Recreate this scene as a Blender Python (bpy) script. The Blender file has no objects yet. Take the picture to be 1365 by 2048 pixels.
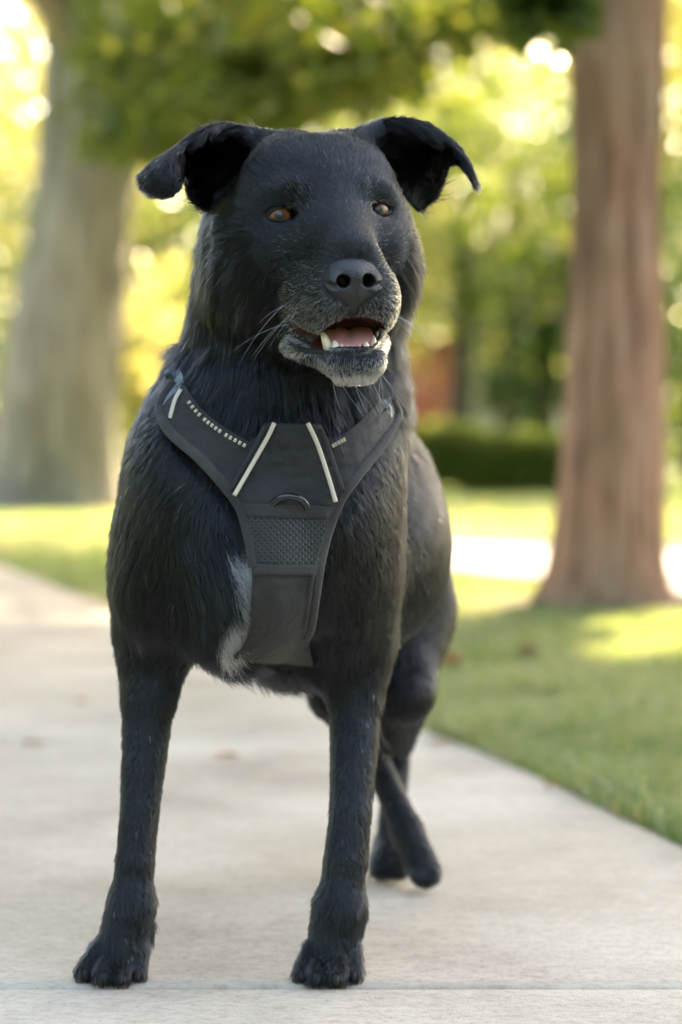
import bpy, bmesh, math, os
import numpy as np
from mathutils import Vector, Matrix
from mathutils.bvhtree import BVHTree
S = bpy.context.scene
COL = S.collection
rng = np.random.default_rng(7)


# ------------------------------------------------------------------ camera
F_PX, CX, HY, CAM_H = 4836.0, 682.5, 870.0, 0.542      # focal length and horizon of the photograph, in its own pixels
def at(px, py, d):
    """world point that stands d metres in front of the camera on the sight line of photograph pixel px, py"""
    return np.array([(px - CX) * d / F_PX, d, CAM_H - (py - HY) * d / F_PX])
def gd(py):
    """distance of a ground point seen at photograph row py"""
    return F_PX * CAM_H / (py - HY)
def ground(px, py):
    d = gd(py); return np.array([(px - CX) * d / F_PX, d, 0.0])

cam = bpy.data.cameras.new('camera'); camo = bpy.data.objects.new('camera', cam); COL.objects.link(camo)
camo.location = (0, 0, CAM_H); camo.rotation_euler = (math.radians(90), 0, 0)
cam.sensor_fit = 'VERTICAL'; cam.sensor_height = 36; cam.sensor_width = 24
cam.lens = F_PX / 2048 * 36; cam.shift_y = -(1024 - HY) / 2048
cam.clip_start = 0.05; cam.clip_end = 2000
cam.dof.use_dof = True; cam.dof.focus_distance = 2.265; cam.dof.aperture_fstop = 3.3
S.camera = camo

# ------------------------------------------------------------------ light
SUN_ELEV, SUN_AZ = 33.0, 25.0            # azimuth from the view direction, positive to the right
w = bpy.data.worlds.new('World'); S.world = w; w.use_nodes = True
nt = w.node_tree; nt.nodes.clear()
sky = nt.nodes.new('ShaderNodeTexSky'); sky.sky_type = 'NISHITA'; sky.sun_disc = False
sky.sun_elevation = math.radians(SUN_ELEV); sky.sun_rotation = math.radians(SUN_AZ)
sky.air_density = 1.0; sky.dust_density = 2.5; sky.ozone_density = 0.7
bg = nt.nodes.new('ShaderNodeBackground'); bg.inputs[1].default_value = 0.14
wo = nt.nodes.new('ShaderNodeOutputWorld'); nt.links.new(sky.outputs[0], bg.inputs[0]); nt.links.new(bg.outputs[0], wo.inputs[0])
sl = bpy.data.lights.new('sun', 'SUN'); sl.energy = 3.5; sl.angle = math.radians(0.5); sl.color = (1.0, 0.86, 0.66)
so = bpy.data.objects.new('sun', sl); COL.objects.link(so)
e, a_ = math.radians(SUN_ELEV), math.radians(SUN_AZ)
sdir = Vector((math.sin(a_) * math.cos(e), math.cos(a_) * math.cos(e), math.sin(e)))
so.rotation_euler = sdir.to_track_quat('Z', 'Y').to_euler(); so.location = sdir * 60
S.view_settings.view_transform = 'Standard'; S.view_settings.look = 'None'; S.view_settings.gamma = 1
S.view_settings.use_curve_mapping = False; S.view_settings.exposure = 3.45
S.view_settings.use_white_balance = True; S.view_settings.white_balance_temperature = 7600; S.view_settings.white_balance_tint = 10
S.cycles.use_denoising = True
S.cycles.max_bounces = 8; S.cycles.diffuse_bounces = 4; S.cycles.glossy_bounces = 3
S.cycles.transmission_bounces = 6; S.cycles.transparent_max_bounces = 8
S.cycles.sample_clamp_indirect = 8.0; S.cycles.caustics_reflective = False; S.cycles.caustics_refractive = False
S.cycles_curves.shape = 'RIBBONS'; S.cycles_curves.subdivisions = 2

# ------------------------------------------------------------------ helpers
def tagp(o, label=None, cat=None, group=None, kind=None):
    if label: o['label'] = label
    if cat: o['category'] = cat
    if group: o['group'] = group
    if kind: o['kind'] = kind
    return o
def empty(name, loc, label, cat, group=None):
    o = bpy.data.objects.new(name, None); COL.objects.link(o); o.location = loc; o.empty_display_size = 0.1
    return tagp(o, label, cat, group)
def link(name, me, parent=None):
    o = bpy.data.objects.new(name, me); COL.objects.link(o)
    if parent is not None:
        o.parent = parent
        o.location = -Vector(parent.location) if parent.parent is None else (0, 0, 0)
    return o
def mesh(name, V, Fq, mat=None, smooth=True, tint=None, uv=None, matidx=None):
    """numpy mesh; Fq = (n,3) or (n,4) faces, or a list of such arrays"""
    me = bpy.data.meshes.new(name)
    V = np.ascontiguousarray(V, dtype=np.float32)
    Fs = Fq if isinstance(Fq, list) else [Fq]
    Fs = [np.asarray(f, dtype=np.int32) for f in Fs if len(f)]
    loops = np.concatenate([f.ravel() for f in Fs]); tot = np.concatenate([np.full(len(f), f.shape[1], np.int32) for f in Fs])
    start = np.concatenate([[0], np.cumsum(tot)[:-1]]).astype(np.int32)
    me.vertices.add(len(V)); me.vertices.foreach_set('co', V.ravel())
    me.loops.add(len(loops)); me.loops.foreach_set('vertex_index', loops)
    me.polygons.add(len(tot)); me.polygons.foreach_set('loop_start', start)
    me.update(calc_edges=True)
    if smooth: me.polygons.foreach_set('use_smooth', np.ones(len(tot), bool))
    if matidx is not None: me.polygons.foreach_set('material_index', np.asarray(matidx, np.int32))
    if tint is not None:
        a = me.attributes.new('tint', 'FLOAT', 'POINT'); a.data.foreach_set('value', np.asarray(tint, np.float32))
    if uv is not None:
        l = me.uv_layers.new(name='uv'); l.data.foreach_set('uv', np.asarray(uv, np.float32)[loops].ravel())
    for m in (mat if isinstance(mat, (list, tuple)) else [mat]):
        if m is not None: me.materials.append(m)
    me.validate(); return me
def cat(meshes):
    """join (V, F) pairs"""
    Vs, Fs, n = [], [], 0
    for V, Fq in meshes:
        Vs.append(V); Fs.append(np.asarray(Fq) + n); n += len(V)
    return np.concatenate(Vs), Fs
def tube(P, R, n=10, flat=1.0, up=None, cap=True):
    """tube along points P with radii R"""
    P = np.asarray(P, float); R = np.broadcast_to(np.asarray(R, float), (len(P),))
    T = np.gradient(P, axis=0); T /= np.linalg.norm(T, axis=1)[:, None] + 1e-12
    U = np.zeros_like(P); u = np.array(up if up is not None else (0, 0, 1.0), float)
    if up is None and abs(T[0] @ u) > 0.9: u = np.array([1.0, 0, 0])
    for i in range(len(P)):
        ui = (up if up is not None else u) - T[i] * (T[i] @ np.asarray(up if up is not None else u)); ui = ui / (np.linalg.norm(ui) + 1e-12)
        U[i] = ui; u = ui
    B = np.cross(T, U); th = np.linspace(0, 2 * np.pi, n, endpoint=False)
    V = P[:, None] + R[:, None, None] * (np.cos(th)[None, :, None] * B[:, None] + flat * np.sin(th)[None, :, None] * U[:, None])
    m = len(P); V = V.reshape(-1, 3); i = np.arange(m - 1)[:, None] * n; j = np.arange(n)[None]
    Fq = np.stack([i + j, i + (j + 1) % n, i + n + (j + 1) % n, i + n + j], -1).reshape(-1, 4)
    if cap:
        V = np.concatenate([V, P[:1], P[-1:]]); c0, c1 = len(V) - 2, len(V) - 1; jj = np.arange(n)
        c = np.concatenate([np.stack([jj, jj, np.full(n, c0), (jj + 1) % n], -1)[:, [1, 2, 3]],
                            np.stack([(m - 1) * n + jj, (m - 1) * n + (jj + 1) % n, np.full(n, c1)], -1)])
        # the first cap faces backwards
        q = np.concatenate([c[:, [0, 1, 2]]]); Fq = np.concatenate([Fq, np.stack([q[:, 0], q[:, 1], q[:, 2], q[:, 2]], -1)])
        keep4 = Fq[:-len(q)]; return V, [keep4, q]
    return V, [Fq]
def catl(parts):
    Vs, F4, F3, n = [], [], [], 0
    for V, Fl in parts:
        for f in Fl:
            f = np.asarray(f)
            if len(f): (F4 if f.shape[1] == 4 else F3).append(f + n)
        Vs.append(V); n += len(V)
    out = []
    if F4: out.append(np.concatenate(F4))
    if F3: out.append(np.concatenate(F3))
    return np.concatenate(Vs), out
def spline(P, n):
    """Catmull-Rom through the points P, n samples"""
    P = np.asarray(P, float); m = len(P)
    Q = np.concatenate([[2 * P[0] - P[1]], P, [2 * P[-1] - P[-2]]])
    t = np.linspace(0, m - 1 - 1e-9, n); i = t.astype(int); f = (t - i)
    f = f.reshape((-1,) + (1,) * (P.ndim - 1))
    p0, p1, p2, p3 = Q[i], Q[i + 1], Q[i + 2], Q[i + 3]
    return 0.5 * (2 * p1 + (p2 - p0) * f + (2 * p0 - 5 * p1 + 4 * p2 - p3) * f ** 2 + (3 * p1 - p0 - 3 * p2 + p3) * f ** 3)
def vnoise(P, scale, seed=0):
    """smooth value noise in [-1,1] at points P (n,3)"""
    Q = np.asarray(P, float) / scale + 1000.0 + seed * 17.3; i = np.floor(Q).astype(np.int64); f = Q - i; f = f * f * (3 - 2 * f)
    def h(a):
        x = (a[:, 0] * 73856093) ^ (a[:, 1] * 19349663) ^ (a[:, 2] * 83492791) ^ (seed * 2654435)
        x = (x ^ (x >> 13)) * 1274126177; x = (x ^ (x >> 16)) & 0xffff
        return x / 32767.5 - 1
    r = 0
    for dx in (0, 1):
        for dy in (0, 1):
            for dz in (0, 1):
                w_ = (f[:, 0] if dx else 1 - f[:, 0]) * (f[:, 1] if dy else 1 - f[:, 1]) * (f[:, 2] if dz else 1 - f[:, 2])
                r = r + w_ * h(i + np.array([dx, dy, dz]))
    return r

# node material helper
def mat(name, base=(0.5, 0.5, 0.5), rough=0.6, spec=0.5, build=None, **kw):
    m = bpy.data.materials.new(name); m.use_nodes = True; t = m.node_tree; b = t.nodes['Principled BSDF']
    b.inputs['Base Color'].default_value = (*base, 1); b.inputs['Roughness'].default_value = rough
    b.inputs['Specular IOR Level'].default_value = spec
    for k, v in kw.items(): b.inputs[k.replace('_', ' ')].default_value = v
    if build: build(t, b)
    return m
def N(t, kind, **kw):
    n = t.nodes.new('ShaderNode' + kind)
    for k, v in kw.items():
        if k.startswith('i_'):
            key = k[2:]; key = int(key) if key.isdigit() else key.replace('_', ' ')
            n.inputs[key].default_value = v
        else: setattr(n, k, v)
    return n
def ramp(t, src, stops):
    r = N(t, 'ValToRGB'); el = r.color_ramp.elements
    while len(el) < len(stops): el.new(0.5)
    for e_, (p, c) in zip(el, stops): e_.position = p; e_.color = (*c, 1) if len(c) == 3 else c
    t.links.new(src, r.inputs[0]); return r
def noise(t, scale, detail=4, rough=0.55, vec=None, dist=0.0):
    n = N(t, 'TexNoise', i_Scale=scale, i_Detail=detail, i_Roughness=rough, i_Distortion=dist)
    if vec is not None: t.links.new(vec, n.inputs['Vector'])
    return n
def bump(t, b, h, strength, dist):
    n = N(t, 'Bump', i_Strength=strength, i_Distance=dist); t.links.new(h, n.inputs['Height']); t.links.new(n.outputs[0], b.inputs['Normal']); return n

# ================================================================== GROUND
def strip_eval(pts, ys):
    p = np.asarray(pts, float); p = p[np.argsort(p[:, 1])]; return np.interp(ys, p[:, 1], p[:, 0])
_e = spline([(1.18, 0.1), (.80, 1.75), (.452, 3.197), (.155, 4.48), (-.737, 7.71), (-1.42, 10.08), (-2.75, 14.3), (-6.6, 26)], 120)
PATH_R = [tuple(x) for x in _e]; PATH_W = 1.55
def path_x(y): return strip_eval(PATH_R, y)
ST_N = [(3.6, 0), (2.7, 3), (1.25, 7.45), (.42, 9.5), (-.6, 12.5), (-1.1, 18), (-1.6, 28), (-2.8, 47)]
ST_F = [(8.8, 0), (7.4, 3), (4.3, 7.6), (1.57, 11.15), (.54, 12.0), (-.2, 13.6), (-.15, 20), (-.3, 30), (-1, 47)]
def in_street(x, y): return (x > strip_eval(ST_N, y)) & (x < strip_eval(ST_F, y))
def in_path(x, y, m=0.0): r = path_x(y); return (x < r + m) & (x > r - PATH_W - m)

def m_lawn(t, b):
    c = N(t, 'TexCoord'); n = noise(t, .9, 5, .6, c.outputs['Object']); n2 = noise(t, 40, 4, .6, c.outputs['Object'])
    r = ramp(t, n.outputs[0], [(.30, (.050, .085, .018)), (.52, (.085, .12, .030)), (.66, (.15, .14, .055))])
    r2 = ramp(t, n2.outputs[0], [(.3, (.5,) * 3), (.7, (1.2,) * 3)]); mx = N(t, 'MixRGB', blend_type='MULTIPLY', i_0=1.0)
    t.links.new(r.outputs[0], mx.inputs[1]); t.links.new(r2.outputs[0], mx.inputs[2]); t.links.new(mx.outputs[0], b.inputs['Base Color']); bump(t, b, n2.outputs[0], .6, .02)
M_LAWN = mat('lawn_soil', rough=.95, spec=.1, build=m_lawn)
gx = np.concatenate([np.linspace(-400, -12, 20), np.linspace(-11, 11, 60), np.linspace(12, 400, 20)]); gy = np.concatenate([np.linspace(-60, -1, 8), np.linspace(0, 40, 90), np.linspace(42, 800, 30)])
GX, GY = np.meshgrid(gx, gy, indexing='ij'); far = np.clip((GY - 12) / 20, 0, 1) + np.clip((np.abs(GX) - 8) / 10, 0, 1)
GZ = -.014 + .03 * np.clip(far, 0, 1) * vnoise(np.stack([GX.ravel(), GY.ravel(), 0 * GX.ravel()], 1), 5.0, 2).reshape(GX.shape) * (GY < 60) - .03 * np.clip(far, 0, 1)
I = (np.arange(len(gx) - 1)[:, None] * len(gy) + np.arange(len(gy) - 1)[None]).ravel()
tagp(link('lawn', mesh('lawn', np.stack([GX, GY, GZ], -1).reshape(-1, 3), np.stack([I, I + len(gy), I + len(gy) + 1, I + 1], 1), M_LAWN)), kind='structure')

def m_conc(t, b):
    c = N(t, 'TexCoord'); o = c.outputs['Object']
    n1 = noise(t, 2.2, 6, .6, o); n2 = noise(t, 95, 4, .7, o); n3 = noise(t, 420, 2, .6, o); v = N(t, 'TexVoronoi', i_Scale=170.0); t.links.new(o, v.inputs['Vector'])
    mp = N(t, 'Mapping'); mp.inputs['Scale'].default_value = (9, 16, 1); t.links.new(o, mp.inputs[0]); n4 = noise(t, 3, 4, .6, mp.outputs[0])
    r = ramp(t, n1.outputs[0], [(.30, (.38, .305, .235)), (.5, (.52, .435, .340)), (.68, (.62, .53, .43))])
    r2 = ramp(t, n2.outputs[0], [(.28, (.72, .68, .64)), (.5, (1, 1, 1)), (.75, (1.12, 1.11, 1.10))])
    r3 = ramp(t, v.outputs['Distance'], [(.05, (.55, .47, .42)), (.16, (1, 1, 1))]); r4 = ramp(t, n4.outputs[0], [(.35, (.90, .88, .86)), (.6, (1.03, 1.03, 1.03))])
    cur = r.outputs[0]
    for q in (r2, r4):
        mx = N(t, 'MixRGB', blend_type='MULTIPLY', i_0=.85); t.links.new(cur, mx.inputs[1]); t.links.new(q.outputs[0], mx.inputs[2]); cur = mx.outputs[0]
    mk = ramp(t, n1.outputs[0], [(.45, (0,) * 3), (.7, (.55,) * 3)]); mx = N(t, 'MixRGB', blend_type='MULTIPLY'); t.links.new(mk.outputs[0], mx.inputs[0]); t.links.new(cur, mx.inputs[1]); t.links.new(r3.outputs[0], mx.inputs[2]); cur = mx.outputs[0]
    t.links.new(cur, b.inputs['Base Color'])
    a1 = N(t, 'Math', operation='ADD'); t.links.new(n2.outputs[0], a1.inputs[0]); t.links.new(n3.outputs[0], a1.inputs[1]); bump(t, b, a1.outputs[0], .55, .0022)
M_CONC = mat('concrete', rough=.88, spec=.25, build=m_conc)
M_DIRT = mat('joint_dirt', rough=.95, spec=.1, build=lambda t, b: t.links.new(ramp(t, noise(t, 120, 4).outputs[0], [(.3, (.05, .038, .028)), (.7, (.13, .10, .075))]).outputs[0], b.inputs['Base Color']))
ys = np.linspace(.2, 26, 120); R_ = path_x(ys); V_ = np.concatenate([np.stack([R_, ys, np.full(120, -.010)], 1), np.stack([R_ - PATH_W, ys, np.full(120, -.010)], 1)])
i = np.arange(119); SIDE = tagp(link('sidewalk', mesh('sidewalk', V_, np.stack([i + 120, i, i + 1, i + 121], 1), M_DIRT)), kind='structure')
joints = [.55, 2.377, 4.29, 6.17, 8.05, 9.93, 11.8, 13.7, 15.6, 17.5, 19.4, 21.3, 23.2, 25.1]
for y0, y1 in zip(joints, joints[1:]):
    y0 += .0045; y1 -= .0045; m = 14; yy = np.linspace(y0, y1, m); dz = rng.uniform(-.0012, .0012); prof = []
    tilt = lambda y: -.0035 * (0 if y0 > 2 else 1)                 # the near slab sits a little lower behind its joint
    b = .006
    rows = [(y0, -.04), (y0, -b), (y0 + b * .3, -b * .35), (y0 + b, 0)] + [(y, 0) for y in np.linspace(y0 + .03, y1 - .03, 12)] + [(y1 - b, 0), (y1 - b * .3, -b * .35), (y1, -b), (y1, -.04)]
    cols = [(0, -.04), (0, -b), (b * .3, -b * .35), (b, 0)] + [(c_, 0) for c_ in np.linspace(.05, PATH_W - .05, 8)] + [(PATH_W - b, 0), (PATH_W - b * .3, -b * .35), (PATH_W, -b), (PATH_W, -.04)]
    V_ = np.array([[path_x(y) - PATH_W + c_ , y, min(zy, zc) + dz * 0 - .0008] for y, zy in rows for c_, zc in cols])
    V_[:, 0] += (vnoise(V_ * [0, 1, 0] * 1.0, .3, 4) * .006); nc_ = len(cols); I = (np.arange(len(rows) - 1)[:, None] * nc_ + np.arange(nc_ - 1)[None]).ravel()
    o = bpy.data.objects.new('slab', mesh('slab', V_, np.stack([I, I + 1, I + nc_ + 1, I + nc_], 1), M_CONC)); COL.objects.link(o); o.parent = SIDE

def m_street(t, b):
    c = N(t, 'TexCoord'); n = noise(t, 3, 5, .6, c.outputs['Object']); n2 = noise(t, 90, 3, .6, c.outputs['Object'])
    r = ramp(t, n.outputs[0], [(.3, (.24, .225, .21)), (.7, (.33, .315, .30))]); t.links.new(r.outputs[0], b.inputs['Base Color']); bump(t, b, n2.outputs[0], .4, .004)
M_STREET = mat('pale_street', rough=.85, spec=.3, build=m_street)
ys = np.linspace(0, 47, 120); A_ = strip_eval(ST_N, ys); B_ = strip_eval(ST_F, ys)
V_ = np.concatenate([np.stack([A_, ys, np.full(120, .010)], 1), np.stack([B_, ys, np.full(120, .010)], 1)]); i = np.arange(119)
tagp(link('street', mesh('street', V_, np.stack([i, i + 120, i + 121, i + 1], 1), M_STREET)), kind='structure')
M_KERB = mat('kerb_concrete', rough=.85, spec=.3, build=lambda t, b: t.links.new(ramp(t, noise(t, 8, 5).outputs[0], [(.3, (.30, .28, .25)), (.7, (.42, .40, .37))]).outputs[0], b.inputs['Base Color']))
for E_, sg in ((ST_N, -1), (ST_F, 1)):
    X_ = strip_eval(E_, ys); prof = [(0, 0), (0, .03), (.02, .045), (.13, .045), (.15, .03), (.15, -.03)]
    V_ = np.concatenate([np.stack([X_ + sg * a, ys, np.full(120, z)], 1) for a, z in prof]); Q = np.concatenate([np.stack([i + k * 120, i + 1 + k * 120, i + 121 + k * 120, i + 120 + k * 120], 1) for k in range(5)])
    tagp(link('kerb', mesh('kerb', V_, Q, M_KERB)), kind='structure')

# ================================================================== LEAVES, GRASS
def m_leaf(name, cols, trans, tw=.45, rough=.5):
    m = bpy.data.materials.new(name); m.use_nodes = True; t = m.node_tree; b = t.nodes['Principled BSDF']; o = t.nodes['Material Output']
    a = N(t, 'Attribute', attribute_name='tint'); r = ramp(t, a.outputs['Fac'], [(k / (len(cols) - 1), c) for k, c in enumerate(cols)]); t.links.new(r.outputs[0], b.inputs['Base Color'])
    b.inputs['Roughness'].default_value = rough; b.inputs['Specular IOR Level'].default_value = .4
    tr = N(t, 'BsdfTranslucent'); r2 = ramp(t, a.outputs['Fac'], [(k / (len(trans) - 1), c) for k, c in enumerate(trans)]); t.links.new(r2.outputs[0], tr.inputs[0])
    mx = N(t, 'MixShader', i_0=tw); t.links.new(b.outputs[0], mx.inputs[1]); t.links.new(tr.outputs[0], mx.inputs[2]); t.links.new(mx.outputs[0], o.inputs[0]); return m
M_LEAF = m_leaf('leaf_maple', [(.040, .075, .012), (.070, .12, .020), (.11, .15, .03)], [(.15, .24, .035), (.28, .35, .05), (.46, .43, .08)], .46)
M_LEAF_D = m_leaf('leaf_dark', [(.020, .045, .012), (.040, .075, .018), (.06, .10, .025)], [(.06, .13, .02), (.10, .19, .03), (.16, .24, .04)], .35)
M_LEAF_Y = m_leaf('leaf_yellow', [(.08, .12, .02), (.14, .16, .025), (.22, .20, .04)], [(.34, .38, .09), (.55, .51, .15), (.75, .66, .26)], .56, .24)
M_BOUGH = m_leaf('leaf_bough', [(.030, .055, .010), (.055, .085, .014), (.09, .11, .022)], [(.10, .17, .02), (.22, .27, .03), (.40, .38, .06)], .45)
M_GRASS = m_leaf('grass_blade', [(.14, .20, .06), (.23, .29, .10), (.36, .36, .17), (.58, .50, .32)], [(.14, .30, .05), (.24, .40, .06), (.38, .44, .10), (.55, .48, .22)], .42, .6)
def leaves(C, size, rg, tint, flat=.5):
    """one small folded leaf (two quads) at each centre"""
    n = len(C); a = rg.normal(size=(n, 3)); a /= np.linalg.norm(a, axis=1)[:, None]; b = rg.normal(size=(n, 3)); b[:, 2] *= flat; b -= a * (a * b).sum(1)[:, None]; b /= np.linalg.norm(b, axis=1)[:, None]; c = np.cross(a, b)
    s = (size * rg.uniform(.65, 1.3, n))[:, None]
    V = np.stack([C - a * s * .5, C + b * s * .38 + c * s * .10, C + a * s * .5, C - b * s * .38 + c * s * .10, C], 1).reshape(-1, 3); i = np.arange(n) * 5
    F_ = np.concatenate([np.stack([i, i + 1, i + 2, i + 4], 1), np.stack([i, i + 4, i + 2, i + 3], 1)]); return V, F_, np.repeat(tint, 5)
def crown_pts(n, c, r, rg, clumps=60, spread=.16, shell=.5):
    c, r = np.array(c, float), np.array(r, float); d = rg.normal(size=(clumps, 3)); d /= np.linalg.norm(d, axis=1)[:, None]
    cc = c + d * r * (rg.uniform(shell, 1, clumps) ** .6)[:, None]; k = rg.integers(0, clumps, n)
    return cc[k] + rg.normal(size=(n, 3)) * r * spread, k
def crown(name, n, c, r, size, mt, parent, seed, clumps=60, spread=.16, shell=.5, extra=None, cull=None):
    rg = np.random.default_rng(seed); P_, k = crown_pts(n, c, r, rg, clumps, spread, shell)
    if extra is not None: P_ = np.concatenate([P_, extra]); k = np.concatenate([k, rg.integers(0, clumps, len(extra))])
    if cull is not None: q = cull(P_); P_, k = P_[q], k[q]
    tn = np.clip(rg.uniform(0, 1, clumps)[k] * .6 + rg.uniform(-.1, .5, len(P_)), 0, 1); V, F_, tt = leaves(P_, size, rg, tn)
    return tagp(link(name, mesh(name, V, F_, mt, smooth=False, tint=tt), parent), kind='stuff')
def m_bark(c1, c2, c3, sc=1.0):
    def f(t, b):
        c = N(t, 'TexCoord'); mp = N(t, 'Mapping'); mp.inputs['Scale'].default_value = (22 * sc, 22 * sc, 3.0 * sc); t.links.new(c.outputs['Object'], mp.inputs[0])
        n = noise(t, 1, 6, .65, mp.outputs[0], .4); n2 = noise(t, 1.6, 3, .5, c.outputs['Object']); r = ramp(t, n.outputs[0], [(.32, c1), (.5, c2), (.7, c3)])
        mo = ramp(t, n2.outputs[0], [(.45, (0,) * 3), (.7, (.5,) * 3)]); mx = N(t, 'MixRGB'); mx.inputs[2].default_value = (.15, .15, .07, 1); t.links.new(mo.outputs[0], mx.inputs[0]); t.links.new(r.outputs[0], mx.inputs[1])
        t.links.new(mx.outputs[0], b.inputs['Base Color']); bump(t, b, n.outputs[0], 1.0, .03)
    return f
M_BARK_R = mat('bark_reddish', rough=.9, spec=.2, build=m_bark((.17, .088, .060), (.45, .235, .145), (.62, .385, .265)))
M_BARK_G = mat('bark_grey', rough=.9, spec=.2, build=m_bark((.12, .105, .078), (.27, .24, .18), (.38, .345, .27), .7))
M_BARK_F = mat('bark_far', rough=.9, spec=.2, build=m_bark((.04, .03, .022), (.09, .07, .05), (.14, .11, .08)))
def trunk(name, pts, rads, mt, parent, seg=72, rings=90, ridge=.05, nr=17, seed=0, flare=0, taper_tip=False):
    P_ = spline(pts, rings); R_ = spline(np.array(rads)[:, None], rings)[:, 0]; th = np.linspace(0, 2 * np.pi, seg, endpoint=False); t = np.linspace(0, 1, rings)
    T, Z_ = np.meshgrid(th, t); al = np.concatenate([[0], np.cumsum(np.linalg.norm(np.diff(P_, axis=0), axis=1))]); L = al[-1]; Z_ = np.meshgrid(th, al / L)[1]
    sm = np.stack([np.cos(T).ravel() * nr / 6.3, np.sin(T).ravel() * nr / 6.3, (Z_ * L * 1.1).ravel()], 1)
    rel = 1 + ridge * vnoise(sm, .55, seed).reshape(T.shape) + ridge * .6 * vnoise(sm * [2.2, 2.2, 1.6], .6, seed + 1).reshape(T.shape)
    if flare: rel += flare * np.exp(-Z_ * L / .13) * (1 + .5 * np.cos(T * 5 + seed) + .3 * np.cos(T * 3 + 1))
    r = R_[:, None] * rel; tz = np.gradient(P_, axis=0); tz /= np.linalg.norm(tz, axis=1)[:, None]; ux = np.cross(tz, [0, 1, 0.01]); ux /= np.linalg.norm(ux, axis=1)[:, None]; uy = np.cross(tz, ux)
    V = P_[:, None] + r[..., None] * (np.cos(T)[..., None] * ux[:, None] + np.sin(T)[..., None] * uy[:, None]); V = V.reshape(-1, 3); i = np.arange(rings - 1)[:, None] * seg; j = np.arange(seg)[None]
    F_ = np.stack([i + j, i + (j + 1) % seg, i + seg + (j + 1) % seg, i + seg + j], -1).reshape(-1, 4); c0 = V.reshape(rings, seg, 3)
    a, b_, c_ = V[F_[0, 0]], V[F_[0, 1]], V[F_[0, 3]]
    if np.cross(b_ - a, c_ - a) @ (a - P_[0]) < 0: F_ = F_[:, ::-1]
    return link(name, mesh(name, V, F_, mt), parent)

def sun_gaps(P_):
    """openings in the crowns, along the sun's direction, that let patches of sun reach the ground"""
    keep = np.ones(len(P_), bool); sd = np.array(sdir)
    for gx_, gy_, r_ in ((1.05, 6.75, .34), (.55, 7.6, .42), (.15, 8.8, .45), (-1.05, 8.1, .34), (-.9, 10.6, .5), (1.5, 8.2, .4), (.75, 5.9, .2), (-2.1, 10.8, .5)):
        q = P_ - np.array([gx_, gy_, 0]); keep &= np.linalg.norm(q - sd * (q @ sd)[:, None], axis=1) > r_
    return keep

# ---- grass
def grass(n, x0, x1, y0, y1, h, w_, seed, edge=0.0):
    rg = np.random.default_rng(seed); y = rg.uniform(y0, y1, n); x = rg.uniform(x0, x1, n)
    lim = (x * F_PX / y > -1050) & (x * F_PX / y < 1500); ok = ~in_path(x, y, .004) & ~in_street(x, y) & lim & ~((x > strip_eval(ST_N, y) - .17) & (x < strip_eval(ST_F, y) + .17)); x, y = x[ok], y[ok]; n = len(x)
    pt = np.stack([x, y, 0 * x], 1); hh = h * rg.uniform(.5, 1.25, n) * (1 + .35 * vnoise(pt, .22, seed)); a = rg.uniform(0, 2 * np.pi, n); le = rg.uniform(.15, .9, n) * hh
    nearp = np.clip(1 - (x - path_x(y)) / .05, 0, 1) * (x > path_x(y)); hh *= 1 - .25 * nearp
    dx, dy = np.cos(a), np.sin(a); px_, py_ = -dy * w_ / 2, dx * w_ / 2; z0 = -.014
    def lv(s, wd): 
        cx_, cy_, cz_ = x + dx * le * s ** 1.8, y + dy * le * s ** 1.8, z0 + hh * (s - .22 * s * s)
        return np.stack([cx_ - px_ * wd, cy_ - py_ * wd, cz_], 1), np.stack([cx_ + px_ * wd, cy_ + py_ * wd, cz_], 1)
    A0, A1 = lv(0, 1); B0, B1 = lv(.5, .85); T0, T1 = lv(1, .08); V = np.stack([A0, A1, B0, B1, T0, T1], 1).reshape(-1, 3); i = np.arange(n) * 6
    F_ = np.concatenate([np.stack([i, i + 1, i + 3, i + 2], 1), np.stack([i + 2, i + 3, i + 5, i + 4], 1)])
    dry = vnoise(pt, .55, 11) * .5 + vnoise(pt, .16, 12) * .3; tn = np.clip(.62 + .38 * dry + rg.normal(0, .17, n), 0, 1); tn = np.where(rg.random(n) < .07, 1, tn); return V, F_, np.repeat(tn, 6)
gs = [grass(150000, -.3, 2.4, 2.9, 5.6, .060, .0042, 1), grass(150000, -1.8, 3.2, 5.6, 9.0, .062, .0065, 2), grass(150000, -4.5, 4.5, 9.0, 16, .065, .011, 3), grass(70000, -9, 9, 16, 30, .07, .022, 4)]
Vs, Fl = cat([(g[0], g[1]) for g in gs]); tagp(link('grass', mesh('grass', Vs, np.concatenate(Fl), M_GRASS, smooth=False, tint=np.concatenate([g[2] for g in gs]))), kind='stuff')

# ================================================================== TREES
# the reddish trunk beside the pavement
TR = ground(1215, 1222); TRy = TR[1]
t1 = empty('shade_tree', tuple(TR), 'tree with straight reddish-brown trunk standing on the lawn by the street', 'tree')
def tw(px, py, d=TRy): return at(px, py, d)
def trr(l, r, d=TRy): return (r - l) / 2 * d / F_PX
tp = [(1213, 1226, 1092, 1334), (1216, 1150, 1112, 1326), (1222, 1000, 1124, 1326), (1230, 800, 1136, 1325), (1235, 600, 1146, 1322), (1236, 400, 1150, 1320), (1236, 200, 1148, 1326), (1238, 0, 1140, 1330)]
pts_ = [tw((a[2] + a[3]) / 2, a[1]) for a in tp]; rad_ = [trr(a[2], a[3]) for a in tp]; top = pts_[-1]
pts_[0][2] = -.03; pts_ += [top + np.array([.03, .05, 1.0]), top + np.array([0, .1, 2.6]), top + np.array([.1, .1, 4.6])]; rad_ += [.13, .10, .05]
trunk('trunk', pts_, rad_, M_BARK_R, t1, 110, 160, .10, 21, 3, .34)
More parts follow.
